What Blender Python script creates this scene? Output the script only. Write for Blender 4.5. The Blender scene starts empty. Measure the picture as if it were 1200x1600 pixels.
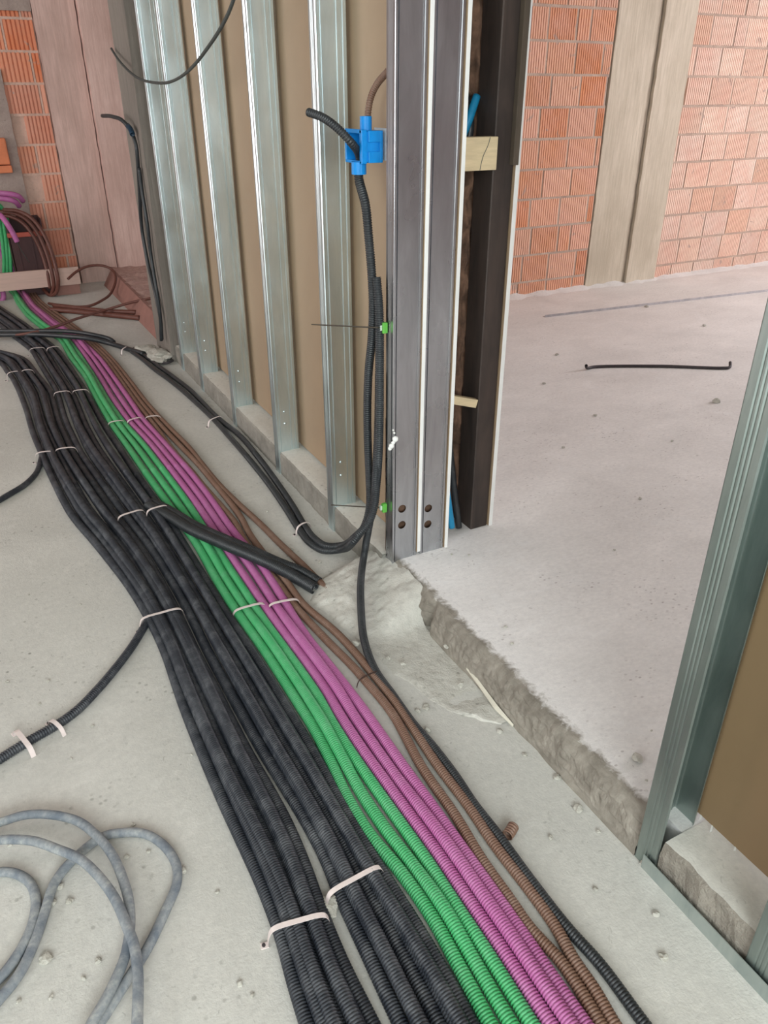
import bpy, bmesh, math, random
import numpy as np
from mathutils import Vector, Matrix, noise
random.seed(7); rng = np.random.default_rng(7)
S = bpy.context.scene
C = S.collection

# ------------------------------------------------------------------ camera
CAM_H = 1.5; FPX = 1195.0
TH = math.atan(655/1195); YAW = math.atan(716/1363.0)
cam = bpy.data.cameras.new('camera'); cam.sensor_fit = 'VERTICAL'; cam.sensor_height = 32.0
cam.lens = FPX/1600*32.0; cam.clip_start = 0.02; cam.clip_end = 60
co = bpy.data.objects.new('camera', cam); C.objects.link(co)
co.location = (0, 0, CAM_H); co.rotation_euler = (math.pi/2-TH, 0, -YAW)
S.camera = co

# ------------------------------------------------------------------ light and exposure
S.view_settings.view_transform = 'Standard'; S.view_settings.look = 'None'
S.view_settings.gamma = 1.0; S.view_settings.use_curve_mapping = False
S.view_settings.exposure = 0.0
w = bpy.data.worlds.new('world'); S.world = w; w.use_nodes = True
w.node_tree.nodes['Background'].inputs[0].default_value = (0.85, 0.93, 1.0, 1)
w.node_tree.nodes['Background'].inputs[1].default_value = 1.0

def area(name, loc, direction, sx, sy, power, col):
    l = bpy.data.lights.new(name, 'AREA'); l.shape = 'RECTANGLE'; l.size = sx; l.size_y = sy
    l.energy = power; l.color = col
    o = bpy.data.objects.new(name, l); C.objects.link(o); o.location = loc
    o.rotation_euler = Vector(direction).to_track_quat('-Z', 'Z').to_euler()
    return o
area('daylight_window_left', (-3.85, -1.0, 1.75), (1, 0.15, -0.12), 2.8, 1.9, 105, (0.90, 1.0, 1.0))
area('fill_light_left_far', (-3.85, 4.6, 1.75), (1, 0.0, -0.1), 2.2, 1.7, 95, (1.0, 0.93, 0.93))  # added pinkish fill lamp for the far left walls, not a real window
area('daylight_window_front', (-0.6, -2.85, 1.9), (0.08, 1, -0.2), 2.8, 1.9, 215, (0.90, 0.99, 1.0))
area('daylight_window_right', (7.85, 1.9, 1.8), (-1, 0.12, -0.15), 3.4, 1.9, 270, (1.0, 0.965, 1.0))

# ------------------------------------------------------------------ pixel rays -> real places (planes of the room)
_sa, _ca, _st, _ct = math.sin(YAW), math.cos(YAW), math.sin(TH), math.cos(TH)
def ray(u, v):
    x = (u-600)/FPX; y = -(v-800)/FPX; k = _ct+y*_st
    return (_sa*k+x*_ca, _ca*k-x*_sa, -_st+y*_ct)
def oz(u, v, z=0.0):
    r = ray(u, v); t = (z-CAM_H)/r[2]; return Vector((r[0]*t, r[1]*t, z))
def ox(u, v, X):
    r = ray(u, v); t = X/r[0]; return Vector((X, r[1]*t, CAM_H+r[2]*t))
def oy(u, v, Y):
    r = ray(u, v); t = Y/r[1]; return Vector((r[0]*t, Y, CAM_H+r[2]*t))

# ------------------------------------------------------------------ object helpers
def tag(o, label=None, cat=None, group=None, kind=None):
    if label: o['label'] = label
    if cat: o['category'] = cat
    if group: o['group'] = group
    if kind: o['kind'] = kind
    return o
def mesh_np(name, V, F, mat, parent=None, smooth=True):
    V = np.asarray(V, dtype=np.float32); F = np.asarray(F, dtype=np.int32)
    me = bpy.data.meshes.new(name); me.vertices.add(len(V)); me.vertices.foreach_set('co', V.ravel())
    n = F.shape[1]; me.loops.add(F.size); me.loops.foreach_set('vertex_index', F.ravel())
    me.polygons.add(len(F)); me.polygons.foreach_set('loop_start', np.arange(0, F.size, n, dtype=np.int32))
    me.polygons.foreach_set('loop_total', np.full(len(F), n, dtype=np.int32))
    me.update(calc_edges=True)
    me.polygons.foreach_set('use_smooth', np.full(len(F), smooth, dtype=bool))
    me.materials.append(mat)
    o = bpy.data.objects.new(name, me); C.objects.link(o)
    if parent: o.parent = parent
    return o
def mesh_bm(name, bm, mat, parent=None, smooth=False):
    me = bpy.data.meshes.new(name); bmesh.ops.recalc_face_normals(bm, faces=bm.faces[:]); bm.to_mesh(me); bm.free()
    me.materials.append(mat)
    if smooth:
        for p in me.polygons: p.use_smooth = True
    o = bpy.data.objects.new(name, me); C.objects.link(o)
    if parent: o.parent = parent
    return o
def bbox(bm, x0, x1, y0, y1, z0, z1, bev=0.0, rot=None):
    r = bmesh.ops.create_cube(bm, size=1.0)
    vs = r['verts']
    for v in vs:
        v.co = Vector(((x0+x1)/2+v.co.x*(x1-x0), (y0+y1)/2+v.co.y*(y1-y0), (z0+z1)/2+v.co.z*(z1-z0)))
    if bev:
        es = list({e for v in vs for e in v.link_edges})
        bmesh.ops.bevel(bm, geom=es, offset=bev, segments=2, affect='EDGES', profile=0.6)
    return vs
def box(name, x0, x1, y0, y1, z0, z1, mat, parent=None, bev=0.0):
    bm = bmesh.new(); bbox(bm, x0, x1, y0, y1, z0, z1, bev); return mesh_bm(name, bm, mat, parent)
def empty(name, loc=(0, 0, 0)):
    o = bpy.data.objects.new(name, None); C.objects.link(o); o.location = loc; o.empty_display_size = 0.05; return o
def keep(child, parent):           # parent without moving
    child.parent = parent; child.matrix_parent_inverse = Matrix.Translation(parent.location).inverted()
    return child
def copy_tree(o, parent=None):
    c = o.copy(); C.objects.link(c); c.parent = parent
    for ch in list(o.children): copy_tree(ch, c)
    return c

def catmull(P, step):
    P = [np.array(p, float) for p in P]
    P = [2*P[0]-P[1]]+P+[2*P[-1]-P[-2]]
    out = []
    for i in range(1, len(P)-2):
        p0, p1, p2, p3 = P[i-1:i+3]
        d = [max(np.linalg.norm(b-a_)**0.5, 1e-4) for a_, b in ((p0, p1), (p1, p2), (p2, p3))]
        t0 = 0; t1 = d[0]; t2 = t1+d[1]; t3 = t2+d[2]
        L = np.linalg.norm(p2-p1); n = max(2, int(L/0.012))
        for k in range(n):
            t = t1+(t2-t1)*k/n
            A1 = (t1-t)/(t1-t0)*p0+(t-t0)/(t1-t0)*p1; A2 = (t2-t)/(t2-t1)*p1+(t-t1)/(t2-t1)*p2
            A3 = (t3-t)/(t3-t2)*p2+(t-t2)/(t3-t2)*p3
            B1 = (t2-t)/(t2-t0)*A1+(t-t0)/(t2-t0)*A2; B2 = (t3-t)/(t3-t1)*A2+(t-t1)/(t3-t1)*A3
            out.append((t2-t)/(t2-t1)*B1+(t-t1)/(t2-t1)*B2)
    out.append(P[-2]); out = np.array(out)
    s = np.concatenate([[0], np.cumsum(np.linalg.norm(np.diff(out, axis=0), axis=1))])
    # light smoothing pass of the polyline, then even resample
    n = max(3, int(s[-1]/step)+1); si = np.linspace(0, s[-1], n)
    return np.stack([np.interp(si, s, out[:, k]) for k in range(3)], 1)
def frames(Q):
    T = np.gradient(Q, axis=0); T /= np.linalg.norm(T, axis=1)[:, None]+1e-12
    U = np.zeros_like(T); u = np.array([0, 0, 1.0])
    if abs(T[0][2]) > 0.9: u = np.array([1.0, 0, 0])
    for i in range(len(T)):
        u = u-T[i]*np.dot(u, T[i]); nn = np.linalg.norm(u); u = u/nn if nn > 1e-6 else np.array([1.0, 0, 0]); U[i] = u
    W = np.cross(T, U); return T, U, W
PITCH = 0.0066
def tube_VF(P, r, ribs=True, rib_until=3.2, sides=10, wall=True, flat=1.0, depth=0.13):
    """corrugated conduit: rings every PITCH near the viewer side, smoother beyond"""
    Q = catmull(P, 0.006)
    s = np.concatenate([[0], np.cumsum(np.linalg.norm(np.diff(Q, axis=0), axis=1))])
    st = []; rr = []; x = 0.0
    while x < s[-1]:
        y = np.interp(x, s, Q[:, 1]); z = np.interp(x, s, Q[:, 2])
        if ribs and y < rib_until:
            for a_, b_ in ((0.0, 1.0), (0.45, 1.0), (0.6, 1-depth), (0.88, 1-depth)):
                st.append(x+a_*PITCH); rr.append(r*b_)
            x += PITCH
        else:
            st.append(x); rr.append(r*(0.985 if ribs else 1)); x += 0.022 if ribs else 0.01
    st = np.array([t for t in st if t < s[-1]]+[s[-1]]); rr = np.array(rr[:len(st)-1]+[rr[-1]])
    R = np.stack([np.interp(st, s, Q[:, k]) for k in range(3)], 1)
    T, U, W = frames(Q)
    Ui = np.stack([np.interp(st, s, U[:, k]) for k in range(3)], 1); Wi = np.stack([np.interp(st, s, W[:, k]) for k in range(3)], 1)
    ang = np.linspace(0, 2*np.pi, sides, endpoint=False)
    V = R[:, None, :]+rr[:, None, None]*(np.cos(ang)[None, :, None]*Ui[:, None, :]*flat+np.sin(ang)[None, :, None]*Wi[:, None, :])
    n = len(R)
    rings = [V]
    if wall:   # open cut ends: a short inner wall at both ends
        V0 = R[0]+(V[0]-R[0])*0.82; Vi0 = V0+(R[min(3, n-1)]-R[0])*1.2
        V1 = R[-1]+(V[-1]-R[-1])*0.82; Vi1 = V1+(R[max(n-4, 0)]-R[-1])*1.2
        V = np.concatenate([Vi0[None], V0[None], V, V1[None], Vi1[None]])
    m = V.shape[0]; V = V.reshape(-1, 3)
    i = np.arange(m-1)[:, None]; j = np.arange(sides)[None, :]; j2 = (j+1) % sides
    F = np.stack([(i*sides+j), (i*sides+j2), ((i+1)*sides+j2), ((i+1)*sides+j)], -1).reshape(-1, 4)
    return V, F, np.concatenate([[[0]], []]) if False else None
def tube(name, P, r, mat, parent=None, **k):
    V, F, _ = tube_VF(P, r, **k); return mesh_np(name, V, F, mat, parent)

# ------------------------------------------------------------------ materials
def newmat(name):
    m = bpy.data.materials.new(name); m.use_nodes = True; nt = m.node_tree
    return m, nt, nt.nodes['Principled BSDF']
def coords(nt, scale=(1, 1, 1)):
    g = nt.nodes.new('ShaderNodeNewGeometry'); mp = nt.nodes.new('ShaderNodeMapping')
    mp.inputs['Scale'].default_value = scale; nt.links.new(g.outputs['Position'], mp.inputs['Vector'])
    return mp.outputs['Vector']
def nz(nt, vec, scale, detail=4, rough=0.55, dist=0.0):
    n = nt.nodes.new('ShaderNodeTexNoise'); n.inputs['Scale'].default_value = scale
    n.inputs['Detail'].default_value = detail; n.inputs['Roughness'].default_value = rough; n.inputs['Distortion'].default_value = dist
    nt.links.new(vec, n.inputs['Vector']); return n.outputs['Fac']
def ramp(nt, fac, stops):
    r = nt.nodes.new('ShaderNodeValToRGB'); e = r.color_ramp.elements
    while len(e) < len(stops): e.new(0.5)
    for k, (p, c) in enumerate(stops):
        e[k].position = p; e[k].color = (c[0], c[1], c[2], 1) if not isinstance(c, (int, float)) else (c, c, c, 1)
    nt.links.new(fac, r.inputs['Fac']); return r.outputs['Color']
def mix(nt, fac, a_, b_, mode='MIX'):
    m = nt.nodes.new('ShaderNodeMix'); m.data_type = 'RGBA'; m.blend_type = mode
    for sock, val in ((0, fac), (6, a_), (7, b_)):
        if hasattr(val, 'is_linked') or hasattr(val, 'links'): nt.links.new(val, m.inputs[sock])
        elif isinstance(val, (int, float)): m.inputs[sock].default_value = val
        else: m.inputs[sock].default_value = (val[0], val[1], val[2], 1)
    return m.outputs[2]
def bump(nt, bsdf, h, strength, dist=0.01):
    b = nt.nodes.new('ShaderNodeBump'); b.inputs['Strength'].default_value = strength; b.inputs['Distance'].default_value = dist
    nt.links.new(h, b.inputs['Height']); nt.links.new(b.outputs['Normal'], bsdf.inputs['Normal'])
def srgb(r, g, b):
    f = lambda c: (c/255/12.92) if c/255 <= 0.04045 else ((c/255+0.055)/1.055)**2.4
    return (f(r), f(g), f(b))
def conc_mat(name, c1, c2, c3, big=1.4, fleck=0.62, rough=0.85, bs=0.25, flecks=True, stretch=(1, 1, 1)):
    m, nt, b = newmat(name); v = coords(nt, stretch)
    base = ramp(nt, nz(nt, v, big, 6, 0.6, 0.4), [(0.32, c1), (0.68, c2)])
    fine = ramp(nt, nz(nt, v, 55, 5, 0.7), [(0.3, (0.9, 0.9, 0.9)), (0.7, (1.06, 1.06, 1.05))])
    col = mix(nt, 1.0, base, fine, 'MULTIPLY')
    if flecks:
        vo = nt.nodes.new('ShaderNodeTexVoronoi'); vo.inputs['Scale'].default_value = 38; nt.links.new(v, vo.inputs['Vector'])
        vo.inputs['Randomness'].default_value = 1
        dots = ramp(nt, vo.outputs['Distance'], [(0.11, 1.0), (0.24, 0.0)])
        patch = ramp(nt, nz(nt, v, 3.2, 4, 0.7), [(0.50, 0.0), (0.66, 1.0)])
        k = mix(nt, 1.0, dots, patch, 'MULTIPLY'); k2 = mix(nt, 1.0, k, (0.75, 0.75, 0.75), 'MULTIPLY')
        col = mix(nt, k2, col, c3)
        g1 = ramp(nt, nz(nt, v, 30, 3, 0.5, 2.5), [(0.66, 0.0), (0.72, 1.0)])
        g2 = ramp(nt, nz(nt, v, 1.9, 3, 0.6), [(0.42, 0.0), (0.60, 0.5)])
        col = mix(nt, mix(nt, 1.0, g1, g2, 'MULTIPLY'), col, c3)
        pale = ramp(nt, nz(nt, v, 4.5, 5, 0.7, 1.0), [(0.55, 0.0), (0.75, 0.35)])
        col = mix(nt, pale, col, tuple(min(0.85, q*1.25) for q in c2))
    nt.links.new(col, b.inputs['Base Color']); b.inputs['Roughness'].default_value = rough
    h = mix(nt, 0.45, nz(nt, v, 18, 6, 0.7), nz(nt, v, 160, 4, 0.6))
    bump(nt, b, h, bs, 0.012); return m
M_floor = conc_mat('screed_grey', srgb(192, 190, 184), srgb(210, 208, 202), srgb(120, 118, 110))
M_floor2 = conc_mat('screed_white', srgb(216, 213, 211), srgb(232, 229, 227), srgb(150, 140, 138), big=2.2, bs=0.2, stretch=(1, 1.6, 1))
M_curb = conc_mat('curb_top', srgb(205, 202, 194), srgb(222, 219, 212), srgb(140, 136, 128), bs=0.2)
M_rough = conc_mat('rough_concrete', srgb(124, 117, 107), srgb(158, 151, 140), srgb(95, 90, 82), big=9, bs=1.0)
M_mortar = conc_mat('mortar_mound', srgb(188, 185, 177), srgb(206, 203, 195), srgb(120, 118, 110), big=5, bs=0.5)
def board_marked(name, c1, c2, c3):
    m, nt, b = newmat(name); v = coords(nt, (9, 9, 0.55))
    grain = nz(nt, v, 6, 7, 0.7, 0.6); v2 = coords(nt, (1, 1, 0.6))
    col = ramp(nt, grain, [(0.3, c1), (0.62, c2)])
    col = mix(nt, ramp(nt, nz(nt, v2, 2.2, 6, 0.65), [(0.42, 0.0), (0.7, 0.65)]), col, c3)
    nt.links.new(col, b.inputs['Base Color']); b.inputs['Roughness'].default_value = 0.9
    bump(nt, b, grain, 0.35, 0.01); return m
M_col_r = board_marked('column_concrete', srgb(190, 178, 158), srgb(214, 202, 184), srgb(172, 160, 140))
M_col_l = board_marked('column_concrete_warm', srgb(196, 164, 154), srgb(224, 192, 182), srgb(176, 146, 134))
M_pier = board_marked('pier_concrete_pale', srgb(214, 178, 168), srgb(238, 206, 196), srgb(194, 160, 148))
M_col_g = board_marked('column_concrete_grey', srgb(120, 114, 106), srgb(142, 134, 126), srgb(104, 96, 90))
def brick_mat(name, dust, cm=(185, 160, 148)):
    m, nt, b = newmat(name); at = nt.nodes.new('ShaderNodeAttribute'); at.attribute_name = 'tone'
    v = coords(nt)
    col = mix(nt, ramp(nt, nz(nt, v, 3.5, 6, 0.65), [(0.40, 0.0), (0.75, dust)]), at.outputs['Color'], srgb(226, 176, 156))
    sm = ramp(nt, nz(nt, v, 9, 5, 0.6, 0.8), [(0.64, 0.0), (0.68, 0.75)])
    col = mix(nt, sm, col, srgb(*cm))
    nt.links.new(col, b.inputs['Base Color']); b.inputs['Roughness'].default_value = 0.9
    bump(nt, b, nz(nt, v, 120, 4), 0.2, 0.004); return m
M_brick = brick_mat('hollow_brick', 0.75)
M_brick_l = brick_mat('hollow_brick_dusty', 0.55)
M_joint = conc_mat('wall_mortar', srgb(176, 152, 138), srgb(200, 178, 162), srgb(110, 95, 85), big=6, bs=0.8)
M_joint_l = conc_mat('wall_mortar_pale', srgb(206, 172, 156), srgb(226, 192, 176), srgb(140, 116, 104), big=6, bs=0.8)
M_plaster = conc_mat('rough_plaster', srgb(158, 140, 132), srgb(184, 166, 158), srgb(120, 104, 98), big=5, bs=0.8)
M_ceiling = conc_mat('ceiling_concrete', srgb(190, 186, 180), srgb(205, 200, 195), srgb(120, 115, 110), flecks=False)
M_shell = conc_mat('shell_wall', srgb(150, 136, 134), srgb(172, 158, 156), srgb(110, 95, 88), flecks=False)

def metal_mat(name, c1, c2, rough, metallic=1.0, smudge=0.25):
    m, nt, b = newmat(name); v = coords(nt, (6, 6, 1.2))
    n = nz(nt, v, 3, 5, 0.65, 0.5)
    col = ramp(nt, n, [(0.3, c1), (0.7, c2)]); nt.links.new(col, b.inputs['Base Color'])
    v2 = coords(nt, (1, 1, 1)); sp = nt.nodes.new('ShaderNodeTexVoronoi'); sp.inputs['Scale'].default_value = 90; nt.links.new(v2, sp.inputs['Vector'])
    r = ramp(nt, nz(nt, v2, 7, 3, 0.5), [(0.3, rough), (0.8, rough+smudge)])
    nt.links.new(r, b.inputs['Roughness']); b.inputs['Metallic'].default_value = metallic
    return m
M_stud = metal_mat('galvanised_steel', srgb(206, 222, 226), srgb(228, 240, 242), 0.30, smudge=0.10)
M_stud_shaded = metal_mat('galvanised_steel_shaded', srgb(146, 158, 154), srgb(174, 184, 180), 0.42, smudge=0.10)  # same galvanised steel, with the shade on the right studs put into its colour
M_jamb = metal_mat('galvanised_web', srgb(176, 178, 182), srgb(200, 203, 207), 0.26, smudge=0.08)
M_track = metal_mat('dusty_track', srgb(150, 160, 156), srgb(178, 184, 178), 0.55, 0.6)
M_darksteel = metal_mat('dark_painted_steel', srgb(52, 45, 42), srgb(76, 64, 58), 0.5, 0.25)
M_darkstrip = metal_mat('dark_strip', srgb(60, 52, 44), srgb(88, 76, 62), 0.6, 0.0)
def simple(name, c, rough=0.6, var=0.12, scale=20, bs=0.1, metallic=0.0, stretch=(1, 1, 1)):
    m, nt, b = newmat(name); v = coords(nt, stretch); n = nz(nt, v, scale, 5, 0.6)
    col = ramp(nt, n, [(0.3, tuple(x*(1-var) for x in c)), (0.7, tuple(min(1, x*(1+var)) for x in c))])
    nt.links.new(col, b.inputs['Base Color']); b.inputs['Roughness'].default_value = rough
    b.inputs['Metallic'].default_value = metallic
    if bs: bump(nt, b, n, bs, 0.003)
    return m
M_board = simple('brown_board_paper', srgb(162, 138, 112), 0.6, 0.05, 3, 0.02)
M_board_r = simple('brown_board_paper_dark', srgb(138, 114, 84), 0.6, 0.05, 3, 0.02)
M_boardedge = simple('gypsum_edge', srgb(232, 231, 228), 0.85, 0.06, 30, 0.2, stretch=(1, 1, 0.3))
M_boardscuff = simple('scuffed_paper', srgb(196, 180, 160), 0.85, 0.1, 12, 0)
def dusty(name, c, dust, amount, lo=0.45, hi=0.75, rough=0.5):
    m, nt, b = newmat(name); v = coords(nt)
    f = ramp(nt, nz(nt, v, 14, 7, 0.7, 0.5), [(lo, 0.0), (hi, amount)])
    f2 = ramp(nt, nz(nt, v, 90, 3, 0.6), [(0.35, 0.4), (0.7, 1.0)])
    k = mix(nt, 1.0, f, f2, 'MULTIPLY')
    nt.links.new(mix(nt, k, c, dust), b.inputs['Base Color']); b.inputs['Roughness'].default_value = rough
    return m
DUST = srgb(150, 152, 155)
M_black = dusty('black_conduit_plastic', srgb(38, 42, 50), DUST, 0.42)
M_blackv = dusty('black_conduit_clean', srgb(40, 43, 46), DUST, 0.12, rough=0.42)
M_green = dusty('green_conduit_plastic', srgb(70, 172, 108), srgb(150, 195, 165), 0.4)
M_mag = dusty('magenta_conduit_plastic', srgb(178, 98, 153), srgb(205, 156, 192), 0.4)
M_brown = dusty('brown_conduit_plastic', srgb(120, 90, 74), srgb(165, 145, 132), 0.4)
M_brown_far = dusty('brown_conduit_coil', srgb(98, 56, 46), srgb(150, 110, 100), 0.3)
M_hose = dusty('grey_dusty_cable', srgb(104, 112, 122), srgb(172, 174, 172), 1.0, 0.36, 0.62, 0.75)
M_wire = simple('thin_dark_wire', srgb(66, 70, 68), 0.6, 0.1, 30, 0)
M_tie = simple('white_nylon', srgb(226, 212, 208), 0.5, 0.05, 60, 0)
M_tieb = simple('dark_nylon', srgb(62, 44, 38), 0.5, 0.05, 60, 0)
M_tiek = simple('smoky_nylon', srgb(72, 66, 56), 0.5, 0.05, 60, 0)
M_clip = simple('green_clip_plastic', srgb(96, 176, 70), 0.5, 0.1, 60, 0)
M_clipw = simple('pale_clip_plastic', srgb(200, 214, 196), 0.5, 0.1, 60, 0)
M_blue = simple('blue_box_plastic', srgb(14, 136, 214), 0.35, 0.08, 40, 0)
M_bluetube = simple('blue_conduit_plastic', srgb(24, 132, 176), 0.5, 0.1, 40, 0)
M_wood = simple('pale_pine', srgb(206, 186, 150), 0.7, 0.12, 14, 0.1, stretch=(1, 1, 6))
M_plank = simple('plank_dusty', srgb(202, 172, 160), 0.8, 0.08, 8, 0.1, stretch=(0.6, 1, 6))
M_wool = simple('mineral_wool', srgb(104, 78, 62), 0.95, 0.5, 26, 0.6)
M_redboard = simple('red_timber_board', srgb(156, 114, 104), 0.8, 0.15, 7, 0.15)
M_crate = simple('dark_red_crate_plastic', srgb(66, 36, 36), 0.6, 0.25, 9, 0.05)
M_crater = simple('orange_rim', srgb(176, 82, 66), 0.6, 0.1, 9, 0.05)
M_white = simple('white_putty', srgb(236, 236, 232), 0.7, 0.04, 30, 0.2)
M_strap = simple('white_bracket_metal', srgb(206, 210, 214), 0.45, 0.05, 30, 0)
M_stone = conc_mat('stone_chip', srgb(170, 166, 156), srgb(200, 197, 188), srgb(120, 115, 105), big=30, bs=0.6)
M_rebar = simple('dark_rod', srgb(58, 52, 54), 0.6, 0.2, 60, 0.2)
M_profile = metal_mat('thin_profile_metal', srgb(160, 158, 160), srgb(196, 192, 194), 0.4, 0.8)
M_rubble = conc_mat('speckled_rubble', srgb(176, 140, 132), srgb(206, 172, 162), srgb(110, 80, 74), big=14, bs=0.8)
M_scratch = simple('pale_scratch', srgb(150, 148, 146), 0.7, 0.1, 30, 0)

# ------------------------------------------------------------------ the setting
XW = 1.024            # front plane of the partition frame
HT = 0.105            # raised screed / curb height
def grid(name, x0, x1, y0, y1, nx, ny, hf, mat, smooth=True):
    xs = np.linspace(x0, x1, nx); ys = np.linspace(y0, y1, ny)
    V = np.array([[x, y, hf(x, y)] for y in ys for x in xs]); F = []
    i = np.arange(ny-1)[:, None]; j = np.arange(nx-1)[None, :]
    F = np.stack([i*nx+j, i*nx+j+1, (i+1)*nx+j+1, (i+1)*nx+j], -1).reshape(-1, 4)
    return mesh_np(name, V, F, mat, smooth=smooth)
tag(box('floor', -4, 8, -3, 8.3, -0.2, 0.0, M_floor), kind='structure')
# raised white screed of the far room, with its crumbly broken front edge in the doorway
def slab():
    ys = np.arange(0.743, 1.96, 0.006); prof = 16; V = []; F = []
    for y in ys:
        wob = 0.010*noise.noise(Vector((y*9, 1.3, 0)))+0.006*noise.noise(Vector((y*40, 7, 0)))
        top = 1.068+wob+0.006*noise.noise(Vector((y*23, 3, 0)))
        notch = 0.03*math.exp(-((y-1.67)/0.022)**2)
        bot = 1.022+0.004*noise.noise(Vector((y*15, 11, 0)))+notch
        top = max(top, bot+0.02)
        for k in range(prof):
            t = k/(prof-1)
            z = HT*(1-(1-t)**1.5); x = bot+(top-bot)*(t**1.9)
            a_ = 0.009*math.sin(math.pi*min(1, t*1.04))
            n_ = noise.noise(Vector((x*30, y*16, z*70)))+0.6*noise.noise(Vector((y*70, z*160, 5)))
            V.append((x+a_*n_, y, max(0, z+0.3*a_*n_)))
        V.append((1.135, y, HT+0.0006))
    n = prof+1
    for i in range(len(ys)-1):
        for k in range(n-1): F.append((i*n+k, i*n+k+1, (i+1)*n+k+1, (i+1)*n+k))
    return V, F
V, F = slab(); o = mesh_np('trim_1', V, F, M_rough, smooth=False); tag(o, kind='structure')
def sill_mat():
    m = M_floor2.copy(); m.name = 'sill_edge'; nt = m.node_tree; b = nt.nodes['Principled BSDF']
    src = b.inputs['Base Color'].links[0].from_socket; v = coords(nt)
    sx = nt.nodes.new('ShaderNodeSeparateXYZ'); nt.links.new(v, sx.inputs[0])
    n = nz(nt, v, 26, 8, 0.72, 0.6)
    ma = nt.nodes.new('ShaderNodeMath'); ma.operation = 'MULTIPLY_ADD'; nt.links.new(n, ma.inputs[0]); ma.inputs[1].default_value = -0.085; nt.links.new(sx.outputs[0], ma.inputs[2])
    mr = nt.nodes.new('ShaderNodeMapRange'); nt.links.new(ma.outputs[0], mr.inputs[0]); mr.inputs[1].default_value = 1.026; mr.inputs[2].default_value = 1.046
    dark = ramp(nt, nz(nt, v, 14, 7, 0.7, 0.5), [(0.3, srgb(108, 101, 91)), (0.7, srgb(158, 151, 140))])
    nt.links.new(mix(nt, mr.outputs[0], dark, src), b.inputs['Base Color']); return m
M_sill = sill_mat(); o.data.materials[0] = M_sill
bm = bmesh.new(); bbox(bm, 1.085, 8, -3, 4.9, 0.0, HT)
tag(mesh_bm('floor_right', bm, M_floor2), kind='structure')
# concrete curb between the studs, left of the doorway and right of it
def curb(name, y0, y1, X1=1.2, rough=0.0012):
    ys = np.arange(y0, y1, 0.012); V = []; F = []
    for y in ys:
        w_ = rough*noise.noise(Vector((y*20, 2, 0)))*3
        pr = [(1.031+w_, 0.0), (1.031+w_, 0.03), (1.031+w_*2, 0.07), (1.032+w_, HT-0.008), (1.037+w_, HT), (1.06, HT+0.0015), (X1, HT+0.0015)]
        V += [(x+rough*noise.noise(Vector((y*60, z*90, 1)))*1.6, y, z) for x, z in pr]
    n = 7
    for i in range(len(ys)-1):
        for k in range(n-1): F.append((i*n+k, i*n+k+1, (i+1)*n+k+1, (i+1)*n+k))
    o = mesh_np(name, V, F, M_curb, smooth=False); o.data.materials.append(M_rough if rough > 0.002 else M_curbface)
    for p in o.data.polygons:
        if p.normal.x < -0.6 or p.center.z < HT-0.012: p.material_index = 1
    return tag(o, kind='structure')
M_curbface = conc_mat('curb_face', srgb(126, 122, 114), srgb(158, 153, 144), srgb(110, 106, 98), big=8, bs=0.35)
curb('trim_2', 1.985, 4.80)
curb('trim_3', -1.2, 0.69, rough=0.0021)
# shell of the two rooms
tag(box('ceiling', -4, 8, -3, 8.3, 3.0, 3.15, M_ceiling), kind='structure')
tag(box('wall_left', -4.15, -4, -3, 8.3, 0, 3, M_shell), kind='structure')
tag(box('wall_right', 8, 8.15, -3, 5.1, 0, 3, M_shell), kind='structure')
tag(box('wall_front', -4, 8, -3.15, -3, 0, 3, M_shell), kind='structure')

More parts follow.
